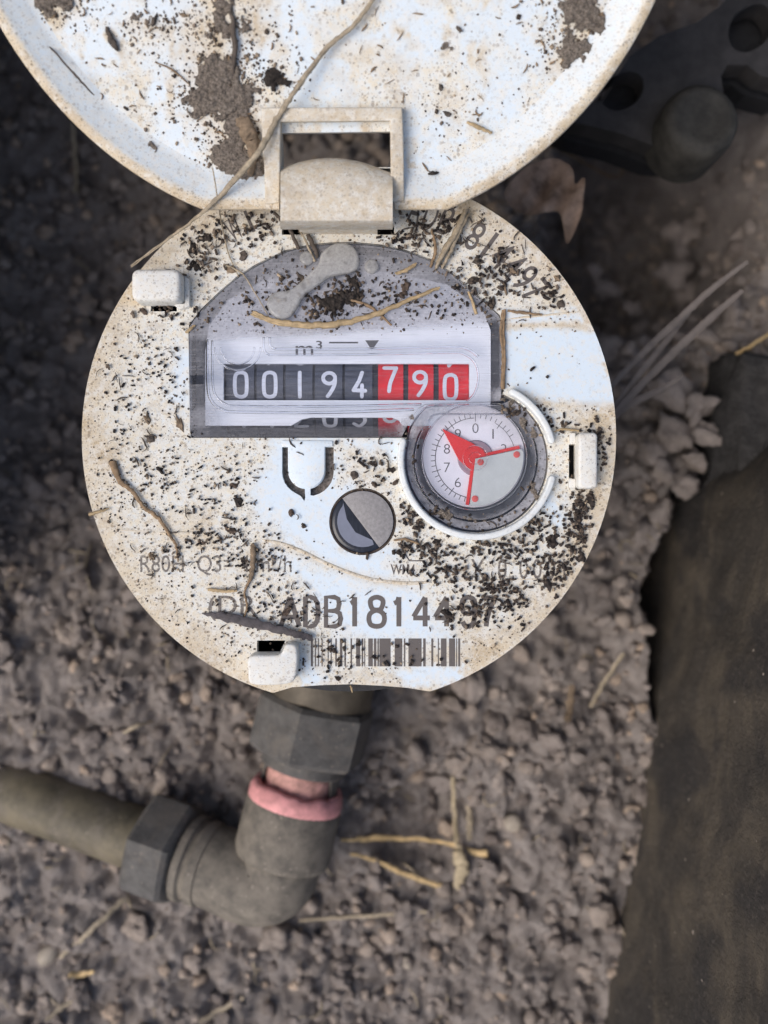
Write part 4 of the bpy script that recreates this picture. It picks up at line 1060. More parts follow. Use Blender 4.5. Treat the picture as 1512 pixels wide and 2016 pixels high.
# broken sleeve: a tube whose end is ragged, showing the core
v = []; f = []; n = 40
for i in range(n):
    t = 2 * math.pi * i / n
    u_ = Vector((0, 0, 1)); u_ = (u_ - ax * u_.dot(ax)).normalized(); w_ = ax.cross(u_)
    side_ = math.cos(t); rag = 29.0 - 5.2 * max(0, side_) ** 0.5 + 1.2 * math.sin(5 * t + 1) * max(0, side_) + (3.2 if -1.35 < (t if t < math.pi else t - 2 * math.pi) < -0.95 or side_ < 0.1 else 0)
    for h, rd_ in ((23.5, 8.9), (rag, 8.8), (rag - .2, 8.1), (23.5, 8.0)):
        v.append(tuple(A + ax * h + u_ * (rd_ * math.cos(t)) + w_ * (rd_ * math.sin(t))))
for i in range(n):
    j = (i + 1) % n
    for k_ in range(3): f.append((i * 4 + k_, i * 4 + k_ + 1, j * 4 + k_ + 1, j * 4 + k_))
mk('broken_sleeve', v, f, M['nut_grey'], pipe, smooth=True, sharp=50)
mk('core', *lathe([(7.8, 24), (7.7, 28), (7.4, 30), (7.9, 33), (7.5, 36)], A, ax, 28), M['pink_core'], pipe, smooth=True)
sv, sf = lathe([(7.6, 31.8), (8.1, 29.8), (9.2, 28.9), (10.3, 29.4), (10.7, 31.0), (10.7, 34.0)], A, ax, 60)
sv = [tuple(Vector(p) + ax * (0.7 * mnoise.noise(Vector(p) * .32) + .35 * mnoise.noise(Vector(p) * .9)) + Vector(p).cross(ax).normalized() * 0) for p in sv]
mk('seal_ring', sv, sf, M['pink'], pipe, smooth=True)
soc = mk('elbow_socket', *lathe([(10.0, 32.6), (10.7, 32.9), (10.9, 33.6), (11.0, 44.5), (10.6, 45.8), (9.2, 46.4)], A, ax, 44), M['elbow_grey'], pipe, smooth=True, sharp=50)
C0 = Vector(pf(527, 1744)); dirp = (Vector(pf(0, 1586, -57)) - Vector(pf(322, 1705, -47))).normalized()
path = [A + ax * 40, A + ax * 44, A + ax * 47]
e1 = path[-1]; e2 = C0 + dirp * 6
ctrl = C0 + Vector((1.5, -1.0, 0))
for t in np.linspace(0.15, 1, 8): path.append((1 - t) ** 2 * e1 + 2 * t * (1 - t) * ctrl + t * t * e2)
path += [C0 + dirp * 12, C0 + dirp * 15]
mk('elbow_body', *tube(path, [9.3, 9.4, 9.5] + [9.6] * 8 + [9.2, 9.0], 32, 1.0), M['elbow_grey'], pipe, smooth=True, sharp=50)
mk('neck_ring', *lathe([(8.0, 14), (9.4, 14.5), (9.6, 16.5), (9.0, 17.2), (8.9, 18.0), (9.8, 18.6), (9.8, 20.2), (8.5, 20.8)], C0, dirp, 40), M['elbow_grey'], pipe, smooth=True, sharp=35)
mk('compression_nut', *hexnut(C0, dirp, 12.5, 20.6, 32.0, math.radians(20)), M['nut_grey'], pipe, smooth=True, sharp=25)
mk('pipe_run', *lathe([(7.1, 31), (7.1, 60), (7.0, 140)], C0, dirp, 36), M['pipe'], pipe, smooth=True, sharp=40)

# ================================================================== valve casting top right
vz = -38.0
valve = empty('valve_casting', F(1385, 200, -60), 'black perforated casting with a round knob in the shaded corner', 'valve')
plate_px = [(1090, 215), (1180, 200), (1240, 110), (1300, 70), (1370, 45), (1420, 10), (1470, -60), (1620, -60), (1620, 150), (1560, 165), (1500, 150), (1470, 128), (1432, 128), (1420, 150), (1425, 190), (1400, 300), (1300, 292), (1220, 262), (1130, 240)]
vv, vf, _ = sheet([F2(x, y, vz) for x, y in plate_px], [[F2(x, y, vz) for x, y in catmull([(1262, 150), (1266, 178), (1248, 205), (1215, 218), (1190, 208), (1184, 184), (1200, 156), (1235, 141)], 4, True)],
      [F2(x, y, vz) for x, y in catmull([(1505, 10), (1522, 40), (1510, 78), (1475, 102), (1445, 96), (1434, 68), (1445, 32), (1475, 12)], 4, True)]], 2.5, vz, 6.0)
mk('casting_plate', vv, vf, M['valve'], valve)
mk('casting_dark_slab', *prism([F2(x, y, vz) for x, y in plate_px], vz - 16, vz - 9), M['dark_body'], valve)  # black slab added under the plate, standing for deep shade in its holes
kc = F(1386, 232, -30)
mk('knob', *lathe([(8.2, -14), (8.2, -3.0), (7.8, -1.2), (7.0, -.2), (5.6, 0.0), (4.0, -.5), (1.0, -.6)], kc, (0.05, 0.05, 1), 40), M['knob'], valve, smooth=True, sharp=60)

# ================================================================== loose things
def stalk(name, pts, radii, mat, label, cat, zf=None, group=None, n=7, flat=0.8, jit=0.06, strands=1, spread=0.0, seg=8, wob=0.36):
    """pts: (px, py, z) photo pixel at height z"""
    mb = MB()
    for s in range(strands):
        off = (random.uniform(-spread, spread), random.uniform(-spread, spread), random.uniform(0, spread * .5)) if s else (0, 0, 0)
        q = catmull([np.array(F(*p)) + np.array(off) * (0.5 + random.random()) for p in pts], seg)
        m = len(q); rr_ = radii if hasattr(radii, '__len__') else (radii, radii)
        R_ = [np.interp(i / (m - 1), np.linspace(0, 1, len(rr_)), rr_) * (1 if s == 0 else 0.6) * random.uniform(.9, 1.1) for i in range(m)]
        a = wob * (sum(R_) / m)
        q = [(x + random.uniform(-a, a), y + random.uniform(-a, a), z_) for x, y, z_ in q]
        mb.add(*tube(q, R_, n, flat, True, jit))
    o = mb.make(name, M[mat], None, smooth=True, sharp=70)
    return tag(o, label, cat, group)
def lpt(px, py, h):
    """photo pixel on the lid floor, h mm above it -> (px, py, z) usable by stalk"""
    u, v = Luv(px, py, ZF + h); return (px, py, Lw(u, v, ZF + h)[2])
lipz = lambda x, y: (x, y, Lw(*Luv(x, y, 0.3), 0.3)[2] + 0.3)
stalk('grass_stalk', [lpt(748, -20, 1), lpt(700, 45, 1.2), lpt(640, 98, 1.5), lpt(580, 180, 3.2), lipz(545, 235), lpt(505, 305, 4.5), lipz(440, 378), (405, 413, 9.5), (345, 460, 5.0), (258, 523, 1.2)],
      (0.32, 0.36, 0.42, 0.52, 0.46, 0.26, 0.16), 'straw_grey', 'long dry grass stalk lying across the open lid onto the dial plate', 'grass stalk', strands=2, spread=0.28)
stalk('grass_fibre', [lpt(418, 330, 4), (430, 400, 8.5), (436, 440, 1.2), (450, 500, 0.5), (470, 545, .5)], (.10, .14, .1), 'straw_grey', 'hair thin fibre hanging from the lid rim over the plate', 'plant fibre')
stalk('grass_fibre', [(440, 520, .4), (478, 540, .8), (510, 590, .9), (530, 626, .8)], (.2, .12, .1), 'straw_grey', 'thin pale stem reaching from the plate edge to the clear wiper', 'plant fibre')
stalk('straw', [(497, 615, .9), (540, 632, 1.2), (600, 640, 1.4), (660, 638, 1.5), (720, 625, 1.3), (790, 597, 1.2), (863, 567, .9)], (.3, .48, .55, .6, .5, .42, .3), 'straw', 'curved golden straw lying across the dusty register window', 'straw', strands=3, spread=.35)
stalk('straw_fragment', [(690, 590, .8), (730, 605, .8), (772, 640, .7)], (.2, .3, .2), 'root', 'short brown stem under the curved straw', 'straw')
stalk('twig_bundle', [(917, 415, .8), (900, 455, 1.4), (878, 490, 1.2), (862, 520, .6)], (.5, .65, .6, .4), 'straw_grey', 'frayed bundle of fibres stuck beside the rim serial number', 'twig', strands=6, spread=.85)
stalk('twig', [(850, 450, .5), (858, 490, .8), (848, 525, .5)], (.2, .3, .25), 'root', 'thin brown twig left of the frayed fibre bundle', 'twig')
stalk('root_thread', [(222, 908, .4), (235, 945, .7), (262, 968, .7), (285, 1000, .7), (310, 1018, .6), (332, 1050, .6), (346, 1075, .5), (350, 1105, .4)], (.75, .45, .40, .34, .36, .28, .24, .14), 'root', 'winding brown root thread at the left of the dial plate', 'root', flat=.6)
stalk('wood_sliver', [(398, 1208, .3), (450, 1216, .8), (520, 1232, 1.0), (580, 1248, 1.2), (616, 1256, .9)], (.12, .85, .8, .6, .5), 'sliver', 'dark grey flat wood sliver lying above the lower clip', 'wood sliver', flat=.35, n=8)
stalk('straw', [(408, 1161, .3), (440, 1163, .5), (466, 1163, .4)], (.28, .3, .25), 'straw', 'short pale straw above the faint lettering', 'straw', flat=.6)
stalk('stick', [(500, 1072, .5), (499, 1100, .9), (495, 1138, .6)], (.5, .52, .42), 'chip', 'stubby brown stick standing out between the crumbs at lower left', 'stick', n=8)
stalk('root_thread', [(494, 1140, .5), (482, 1165, .5), (486, 1195, .5), (478, 1222, .4)], (.3, .2, .2, .12), 'root', 'fine root running down from the stubby stick', 'root')
stalk('straw', [(176, 1013, .3), (196, 1007, .6), (215, 1001, .5)], (.34, .26, .12), 'straw', 'pale straw tip jutting over the left rim of the plate', 'straw')
stalk('straw', [(530, 1240, .5), (580, 1245, .5), (592, 1243, .5)], (.14, .3, .34), 'straw_gold', 'small yellow straw stub near the first serial letter', 'straw')
stalk('straw', [(366, 655, .5), (375, 648, .7), (384, 640, .6)], (.2, .28, .2), 'straw', 'tiny straw bridging the left edge of the register window', 'straw')
stalk('twig', [(922, 574, .6), (931, 595, .8), (938, 618, .6)], (.22, .28, .3), 'straw', 'short bent straw at the right of the register window', 'twig')
stalk('plant_fibre', [(992, 610, .5), (988, 650, .5), (991, 700, .5), (990, 765, .5)], (.3, .34, .3, .4), 'root', 'brown fibre packed along the right edge of the register window', 'plant fibre', strands=3, spread=.25)
stalk('twig', [(540, 420, 1.5), (566, 445, 1.2), (588, 490, .8)], (.3, .35, .3), 'twig', 'dark twig slipping under the hinge block', 'twig')
stalk('twig', [(605, 462, .7), (618, 486, .8), (626, 508, .7)], (.4, .42, .3), 'twig', 'thick dark twig end just below the hinge foot', 'twig')
stalk('grass_fibre', [(585, 445, 1.0), (602, 475, 1.0), (620, 515, .8)], (.14, .2, .24), 'straw_grey', 'pale fibre crossing the window edge below the hinge', 'plant fibre')
stalk('straw', [(780, 540, .8), (800, 532, 1.0), (818, 522, .8)], (.2, .35, .3), 'straw', 'frayed straw end near the right bump of the window', 'straw', strands=3, spread=.3)
stalk('grass_fibre', [(1000, 612, .3), (1030, 616, .5), (1068, 620, .3)], (.16, .3, .16), 'root', 'tan fibre over the clean band at the right', 'plant fibre')
stalk('straw', [(1090, 850, .4), (1110, 845, .6), (1140, 848, .4)], (.1, .26, .14), 'straw', 'tiny straw above the right hand clip', 'straw')
stalk('straw', [(775, 1064, .3), (800, 1062, .5), (825, 1072, .4)], (.14, .26, .2), 'root', 'small brown straw right of the round lens', 'straw')
stalk('husk', [(690, 1350, -.4), (692, 1356, -.2), (694, 1364, -.3)], (.12, .22, .05), 'straw', 'pale splinter hanging off the bottom rim of the plate', 'husk')
# on the lid
stalk('wood_chip', [lpt(478, 235, .6), lpt(492, 262, 1.5), lpt(500, 300, 1.5), lpt(494, 345, .8)], (1.0, 1.35, .9, .5), 'chip', 'fibrous grey wood chip beside the left leg of the hinge frame', 'wood chip', flat=.5, n=9, strands=2, spread=.4)
stalk('straw', [lpt(920, 240, .3), lpt(940, 250, .8), lpt(968, 262, .4)], (.2, .4, .2), 'straw', 'short tan chip lying on the right half of the lid', 'straw')
stalk('plant_fibre', [lpt(305, 122, .3), lpt(340, 138, .4), lpt(372, 166, .3)], (.1, .16, .1), 'root', 'fine root on the left half of the lid', 'plant fibre')
stalk('stick', [lpt(455, 20, .4), lpt(462, 90, .8), lpt(458, 150, .4)], (.3, .5, .3), 'twig', 'dark stick upright in the soil streak on the lid', 'stick')
stalk('stick', [lpt(210, 55, .3), lpt(222, 82, .6), lpt(233, 100, .3)], (.3, .55, .25), 'twig', 'dark brown stick lying at the left of the lid', 'stick')
stalk('seed', [lpt(843, 342, .4), lpt(852, 341, .9), lpt(862, 340, .4)], (.15, .42, .15), 'crumb', 'small dark oval seed at the foot of the lid', 'seed')
stalk('twig', [lpt(98, 92, .5), lpt(150, 150, 2.5), lpt(185, 187, 1.0)], (.12, .2, .1), 'twig', 'thin dark root along the left inner rim of the lid', 'twig')
# on the soil
def gzat(px, py, up):
    z = -62.0
    for _ in range(6): z = float(ground_z(np.array([F2(px, py, z)]))[0])
    return (px, py, z + up)
def ground_stalk(name, pts, radii, mat, label, cat, up=2.0, **kw):
    kw.setdefault('flat', .38); kw.setdefault('jit', .14)
    return stalk(name, [gzat(x, y, up) for x, y in pts], radii, mat, label, cat, **kw)
def zline(pts, z0, z1): return [(x, y, z0 + (z1 - z0) * i / (len(pts) - 1)) for i, (x, y) in enumerate(pts)]
G4 = 'grass blades leaning beside the meter'
stalk('dry_grass', zline([(1190, 775), (1260, 700), (1340, 625), (1400, 570), (1472, 515)], -34, -28), (.5, .7, .75, .7, .4), 'blade', 'uppermost grey grass blade leaning from the meter rim to the upper right', 'grass blade', group=G4, flat=.3, wob=0.06, jit=0.03)
stalk('dry_grass', zline([(1200, 812), (1260, 735), (1320, 660), (1385, 578)], -36, -33), (.5, .7, .7, .4), 'blade', 'short brown grass blade second from the top of the fan', 'grass blade', group=G4, flat=.3, wob=0.06, jit=0.03)
stalk('dry_grass', zline([(1190, 835), (1250, 770), (1330, 690), (1400, 625), (1462, 572)], -36, -30), (.5, .85, .9, .8, .5), 'blade', 'widest brown grass blade third from the top of the fan', 'grass blade', group=G4, flat=.3, wob=0.06, jit=0.03)
stalk('dry_grass', zline([(1200, 830), (1250, 790), (1300, 768), (1345, 738)], -38, -34), (.5, .8, .7, .3), 'blade', 'lowest short grass blade of the fan', 'grass blade', group=G4, flat=.3, wob=0.06, jit=0.03)
ground_stalk('straw', [(1448, 700), (1480, 680), (1530, 650)], (.5, .6, .5), 'straw_gold', 'yellow green straw on the top corner of the board wall', 'straw', up=12)
ground_stalk('straw', [(143, 245), (148, 310), (150, 378)], (.5, .7, .8), 'straw_grey', 'pale upright straw in the dark soil under the lid', 'straw', up=4)
ground_stalk('straw', [(670, 1655), (745, 1650), (850, 1655), (958, 1682)], (.4, .8, .5, .9), 'straw_gold', 'bright golden straw lying across the soil right of the elbow', 'straw', up=2.5)
ground_stalk('straw', [(690, 1680), (740, 1695), (800, 1722), (868, 1745)], (.4, .5, .7, .6), 'straw_gold', 'lower golden straw slanting down to the right of the elbow', 'straw', up=2)
ground_stalk('straw', [(590, 1812), (700, 1805), (840, 1795)], (.4, .5, .4), 'straw_grey', 'grey straw stretching right from under the elbow', 'straw', up=1.5)
ground_stalk('straw', [(890, 1530), (895, 1600), (900, 1660)], (.4, .5, .7), 'seed', 'pale dry stem above the seed head', 'straw', up=2.5)
ground_stalk('seed_pod', [(900, 1660), (905, 1685), (908, 1715), (900, 1752)], (.6, 1.6, 1.9, .5), 'seed', 'dry pale seed head lying on the soil below its stem', 'seed head', up=3)
ground_stalk('straw', [(922, 1585), (925, 1620), (924, 1655)], (.6, .8, .6), 'straw_grey', 'short pale stub right of the seed head stem', 'straw', up=2.5)
ground_stalk('straw', [(118, 1885), (180, 1830), (246, 1768)], (.5, .6, .6), 'straw_grey', 'grey straw running up to the compression nut', 'straw', up=2)
ground_stalk('straw', [(135, 1918), (160, 1918), (185, 1914)], (.7, .8, .5), 'straw_gold', 'stubby yellow straw near the lower left corner', 'straw', up=2)
ground_stalk('straw', [(242, 1442), (270, 1428), (302, 1420)], (.4, .5, .3), 'straw_grey', 'pale straw bit on the soil left of the coupling nut', 'straw', up=2.5)
ground_stalk('straw', [(1162, 1392), (1185, 1350), (1228, 1285)], (.4, .6, .5), 'straw_grey', 'thin pale straw leaning on the soil below the plate at right', 'straw', up=3)
ground_stalk('straw', [(390, 2012), (430, 1990), (480, 1965)], (.5, .6, .5), 'straw_grey', 'grey straw at the bottom edge of the soil', 'straw', up=2)
ground_stalk('straw', [(1128, 1350), (1122, 1390), (1118, 1420)], (.6, .9, .8), 'chip', 'reddish brown bark strip on the soil below the plate at right', 'bark strip', up=2.5)
ground_stalk('straw', [(90, 2010), (120, 1985), (150, 1965)], (.5, .6, .5), 'straw_grey', 'pale straw at the bottom left corner', 'straw', up=2)
ground_stalk('twig', [(1085, 285), (1150, 320), (1215, 350), (1230, 300)], (.7, .8, .6, .4), 'root', 'brown twig under the black casting', 'twig', up=14)
# dead leaf
def leaf():
    out_px = [(985, 400), (1010, 362), (1048, 336), (1090, 330), (1118, 352), (1122, 380), (1138, 372), (1136, 420), (1128, 452), (1110, 492), (1102, 470), (1090, 430), (1070, 432), (1040, 440), (1005, 425)]
    z = -40.0; V, T, L = cdt([F2(x, y, z) for x, y in catmull(out_px, 3, True)], [], 1.3)
    zz = z + 9 * fbm(V, 9, 130, 4) + 2.0 * np.abs(((V[:, 0] - V[:, 1] * .6) % 5.0) / 5.0 - .5) + 0.05 * (V[:, 0] - 25) ** 1 * 0.8; v = np.c_[V, zz]; nv = len(v)
    v = np.r_[v, np.c_[V, zz - 0.25]]
    f = [tuple(t) for t in T.tolist()] + [tuple(t + nv for t in r_[::-1]) for r_ in T.tolist()]
    return v, f
tag(mk('dead_leaf', *leaf(), M['leaf'], smooth=True), 'curled brown dead leaf lying in the shade between lid and casting', 'leaf')
# pebbles
for (px, py, r_, lb) in ((95, 1880, 2.6, 'pale pebble at the lower left on the soil'), (1010, 1620, 2.2, 'small tan pebble right of the seed head'), (800, 1895, 1.6, 'tiny tan pebble below the elbow on the right')):
    x, y, z = F(*gzat(px, py, 0.8)); v, f = blobs(np.array([[x, y, z]]), [r_], .7, .12)
    tag(mk('pebble', v, f, M['pebble'], smooth=True), lb, 'pebble')

# ---- lumps of soil as grown-together heaps
def heap(blob, frame, mat, name, label, h=1.0, res=0.28, rough=0.6, seed=1):
    """blob: (px,py,rx,ry,height) humps in photo pixels; frame(px,py,up) -> world"""
    bx = np.array(blob, float); lo = (bx[:, :2] - bx[:, 2:4] * 1.6).min(0); hi = (bx[:, :2] + bx[:, 2:4] * 1.6).max(0); st = res / K
    gx, gy = np.meshgrid(np.arange(lo[0], hi[0], st), np.arange(lo[1], hi[1], st)); Q = np.c_[gx.ravel(), gy.ravel()]
    Qw = Q + 26 * np.c_[fbm(Q, 24, seed) - .5, fbm(Q, 24, seed + 3) - .5] + 22 * np.c_[fbm(Q, 9, seed + 21) - .5, fbm(Q, 9, seed + 23) - .5]
    H = np.zeros(len(Q))
    for x, y, rx, ry, a in blob: H = np.maximum(H, a * (1 - ((Qw[:, 0] - x) / rx) ** 2 - ((Qw[:, 1] - y) / ry) ** 2))
    d, hh = worley(Q * K, 0.9, seed); d2, h2 = worley(Q * K, 0.45, seed + 5)
    H = H - 0.45 * fbm(Q, 12, seed + 9, 4)
    H = H - 0.5 * sstep(0.42, 0.64, fbm(Q, 18, seed + 31, 4)) * sstep(0.9, 0.2, H)
    on = H > 0
    H = H * h * 0.7 + rough * (np.clip(1 - d * d * 1.6, 0, 1) * (0.3 + hh) * .8 + np.clip(1 - d2 * d2 * 1.6, 0, 1) * h2 * .45) * sstep(0, .18, H)
    nyy, nxx = gx.shape; ii = np.arange(nxx * nyy).reshape(nyy, nxx)
    Fq = np.stack([ii[:-1, :-1], ii[1:, :-1], ii[1:, 1:], ii[:-1, 1:]], -1).reshape(-1, 4); Fq = Fq[on[Fq].sum(1) >= 3]
    used = np.unique(Fq); mp = np.full(len(Q), -1); mp[used] = np.arange(len(used))
    V = [frame(Q[i, 0], Q[i, 1], max(0.0, H[i]) if on[i] else -0.05) for i in used]
    o = mk(name, np.array(V), mp[Fq], M[mat], smooth=True)
    return tag(o, label, 'soil clump')
def on_lid(px, py, up): u, v = Luv(px, py, ZF); return Lw(u, v, ZF + up)
def on_face(px, py, up): x, y, _ = F(px, py, 0.0); return (x, y, up)
heap([(440, 50, 34, 100, .6), (485, 60, 14, 90, .6), (430, 150, 56, 66, .9), (425, 205, 76, 36, 1.2), (470, 190, 50, 40, 1.1)], on_lid, 'clump', 'soil_clump', 'grey brown soil streak running down the lid floor', seed=3)
heap([(470, 250, 34, 60, 1.0), (455, 315, 52, 42, 1.5), (490, 330, 36, 34, 1.3)], on_lid, 'clump', 'soil_clump', 'soil clump packed against the left leg of the hinge frame', seed=11)
heap([(1150, 20, 60, 60, .9), (1130, 100, 46, 40, .9), (1180, 50, 36, 36, .8)], on_lid, 'clump', 'soil_clump', 'soil patch drying at the upper right of the lid', seed=17)
heap([(110, 0, 50, 36, 1.0), (90, 25, 24, 20, .8)], on_lid, 'clump', 'soil_clump', 'soil clump in the upper left corner of the lid', seed=23)
heap([(545, 150, 30, 22, .8), (535, 165, 18, 14, .8)], on_lid, 'clump_dark', 'soil_clump', 'small dark soil clump right of the streak on the lid', seed=29)
heap([(302, 285, 9, 26, .8)], on_lid, 'clump', 'soil_clump', 'small crusted clump on the lower left slope of the lid', seed=31)
heap([(270, 35, 22, 10, .5), (305, 48, 12, 16, .4)], on_lid, 'clump', 'soil_clump', 'thin soil smear left of the streak on the lid', seed=33, rough=.3)
heap([(880, 90, 12, 22, .5)], on_lid, 'clump', 'soil_clump', 'dark smear in the upper middle of the lid', seed=35, rough=.3)
heap([(655, 597, 30, 22, 1.6), (690, 585, 24, 20, 1.2), (700, 560, 14, 22, 1.2), (628, 590, 16, 14, .8)], on_face, 'clump_dark', 'soil_clump', 'dark crumbly soil lump on the register window beside the wiper', res=.18, seed=41)
heap([(765, 562, 20, 10, .8), (800, 560, 16, 14, .9), (790, 580, 10, 14, .8)], on_face, 'crumb2', 'soil_clump', 'brown bark and soil lump right of the wiper on the window', res=.18, seed=43)
heap([(375, 500, 24, 16, .5), (410, 470, 26, 18, .6), (385, 530, 22, 14, .6)], on_face, 'clump_dark', 'soil_clump', 'dark soil patch on the plate above the upper left clip', res=.18, seed=45, rough=.4)
heap([(1048, 855, 16, 24, .9), (1030, 830, 14, 16, .8)], on_face, 'clump', 'soil_clump', 'dry soil packed inside the upper dial rail', res=.18, seed=47)
heap([(990, 785, 14, 12, 1.0), (1005, 800, 16, 10, .8)], on_face, 'clump', 'soil_clump', 'soil plug at the corner between window and dial', res=.18, seed=49)
heap([(915, 1025, 60, 9, .6), (880, 1010, 16, 10, .9), (970, 1030, 30, 8, .5)], on_face, 'clump', 'soil_clump', 'line of soil collected along the bottom of the dial', res=.18, seed=51, rough=.5)
heap([(1052, 960, 10, 34, .7), (1062, 920, 8, 20, .5)], on_face, 'clump', 'soil_clump', 'line of soil collected along the right of the dial', res=.18, seed=53, rough=.5)
heap([(1085, 1065, 22, 26, .7), (1140, 1090, 12, 20, .5)], on_face, 'crumb', 'soil_clump', 'black crumb heap near the lower right rim', res=.18, seed=55, rough=.6)
heap([(275, 614, 14, 10, .6)], on_face, 'crumb2', 'soil_clump', 'brown crumb lodged under the upper left clip', res=.18, seed=57, rough=.5)
heap([(600, 1300, 8, 22, .6)], on_face, 'crumb2', 'soil_clump', 'soil wedged between the lower clip and the barcode', res=.18, seed=59, rough=.5)
heap([(430, 1075, 10, 14, .6), (400, 1066, 26, 6, .5)], on_face, 'crumb2', 'soil_clump', 'dark soil under the raised dash on the left', res=.18, seed=61, rough=.4)
heap([(800, 842, 8, 14, .5), (812, 826, 8, 10, .5)], on_face, 'clump', 'soil_clump', 'soil in the notch where the dial cover meets the window', res=.18, seed=63, rough=.4)

# ---- flakes: the larger pieces of bark and soil lying on the plate, one by one
def flake(px, py, l, w, ang, mat, frame=on_face, base=0.0):
    n_ = 9; lo = []
    for i in range(n_):
        t = 2 * math.pi * i / n_; rr_ = random.uniform(.42, 1.15); lo.append((l / 2 * rr_ * math.cos(t), w / 2 * rr_ * math.sin(t)))
    c, s = math.cos(ang), math.sin(ang); top = []; bot = []
    for x, y in lo:
        X = px + x * c - y * s; Y = py + x * s + y * c
        bot.append(frame(X, Y, base + 0.02)); top.append(frame(px + (X - px) * .8, py + (Y - py) * .8, base + random.uniform(.2, .6)))
    v = bot + top + [frame(px, py, base + random.uniform(.5, .9))]; f = []
    for i in range(n_): j = (i + 1) % n_; f += [(j, i, n_ + i, n_ + j), (n_ + j, n_ + i, 2 * n_)] if frame is on_face else [(j, i, n_ + i, n_ + j), (n_ + j, n_ + i, 2 * n_)]
    f.append(tuple(range(n_)))
    return mk('bark_flake', v, f, M[mat])
GF = 'bark and soil flakes on the meter'
for px, py, l, w, a, mt, lb in (
    (290, 826, 34, 16, 1.4, 'chip', 'brown bark flake in the left margin of the plate'), (353, 835, 46, 15, 1.35, 'chip', 'long brown bark flake at the lower left window corner'),
    (295, 862, 26, 18, .1, 'twig', 'dark flake below the left margin bark'), (940, 515, 28, 22, .8, 'twig', 'dark flake below the rim serial number'),
    (930, 552, 28, 16, -.2, 'twig', 'black flake on the upper right window edge'), (970, 595, 30, 20, -.9, 'twig', 'red brown flake at the right corner of the window'),
    (1010, 535, 24, 14, .5, 'chip', 'orange chip on the last rim digits'), (994, 568, 30, 10, 1.4, 'chip', 'upright tan chip under the rim serial number'),
    (1105, 598, 26, 20, .9, 'twig', 'dark flake near the right rim above the clean band'), (1090, 575, 18, 14, .3, 'crumb', 'small black flake beside the last rim digit'),
    (1097, 548, 18, 14, .3, 'chip', 'brown crumb at the upper right rim'), (698, 938, 22, 20, .6, 'twig', 'star shaped dark flake left of the lens'),
    (735, 915, 16, 12, .2, 'crumb', 'black flake above the round lens'), (768, 925, 18, 14, .9, 'crumb', 'black flake near the left dial rail'),
    (780, 950, 14, 18, .5, 'crumb2', 'brown flake touching the left dial rail'), (738, 955, 18, 14, .6, 'crumb2', 'brown flake resting on the top of the lens rim'),
    (462, 955, 26, 14, 0., 'crumb2', 'brown flake left of the clean wipe'), (468, 988, 30, 26, .4, 'crumb', 'black crumb cluster left of the clean wipe'),
    (455, 1045, 34, 16, .5, 'crumb2', 'grey brown flake at the end of the raised dash'), (315, 925, 22, 14, .8, 'crumb', 'black flake right of the root top'),
    (297, 1095, 26, 14, .7, 'chip', 'brown flake over the faint flow lettering'), (575, 1010, 18, 14, 1.2, 'crumb2', 'brown crumb on the clean wipe, upper of two'),
    (597, 1035, 14, 10, .4, 'crumb2', 'brown crumb on the clean wipe, lower of two'), (620, 492, 14, 12, .3, 'crumb2', 'crumb beside the hinge foot'),
    (480, 505, 22, 26, 1.2, 'twig', 'dark triangular flake at the upper left window edge'), (455, 530, 26, 16, .1, 'chip', 'pale bark flake on the upper left window edge'),
    (532, 588, 26, 14, -.2, 'chip', 'orange brown flake beside the wiper tip'), (590, 545, 30, 16, .9, 'twig', 'dark flake left of the wiper neck'),
    (655, 505, 14, 10, .2, 'crumb2', 'crumb on the wiper head'), (1165, 985, 20, 34, .2, 'crumb', 'black flake below the right hand clip'),
    (1140, 1020, 28, 18, 1.0, 'crumb', 'black flake pile at the right rim'), (1078, 1150, 34, 20, 1.3, 'crumb', 'black flake below the factor lettering'),
    (880, 1210, 40, 18, .5, 'crumb', 'black crumbs over the second last serial digit'), (860, 1065, 24, 14, .2, 'crumb', 'black flake under the dial rail'),
    (565, 1205, 30, 14, -.8, 'crumb2', 'red brown flake over the serial letter A'), (663, 1335, 16, 12, .4, 'crumb2', 'brown flake below the barcode'),
    (1150, 880, 26, 18, .3, 'crumb', 'black flake right of the upper end of the right clip')):
    tag(flake(px, py, l, w, a, mt), lb, 'bark flake', GF)
for px, py, l, w, a, mt, lb in ((360, 30, 30, 14, .3, 'chip', 'brown smear flake left of the lid streak'), (1185, 30, 20, 16, .2, 'chip', 'orange stone in the upper right lid soil'), (905, 58, 20, 12, 1.1, 'twig', 'dark flake at the upper middle of the lid'),
    (1236, 62, 14, 18, .1, 'twig', 'brown flake on the right rim of the lid'), (868, 172, 18, 10, 1.3, 'twig', 'flake at centre right of the lid'), (880, 225, 22, 12, .4, 'twig', 'flake near the ring stain on the lid'), (305, 40, 14, 30, .2, 'twig', 'dark upright flake at the top of the lid')):
    tag(flake(px, py, l, w, a, mt, on_lid), lb, 'bark flake', GF)

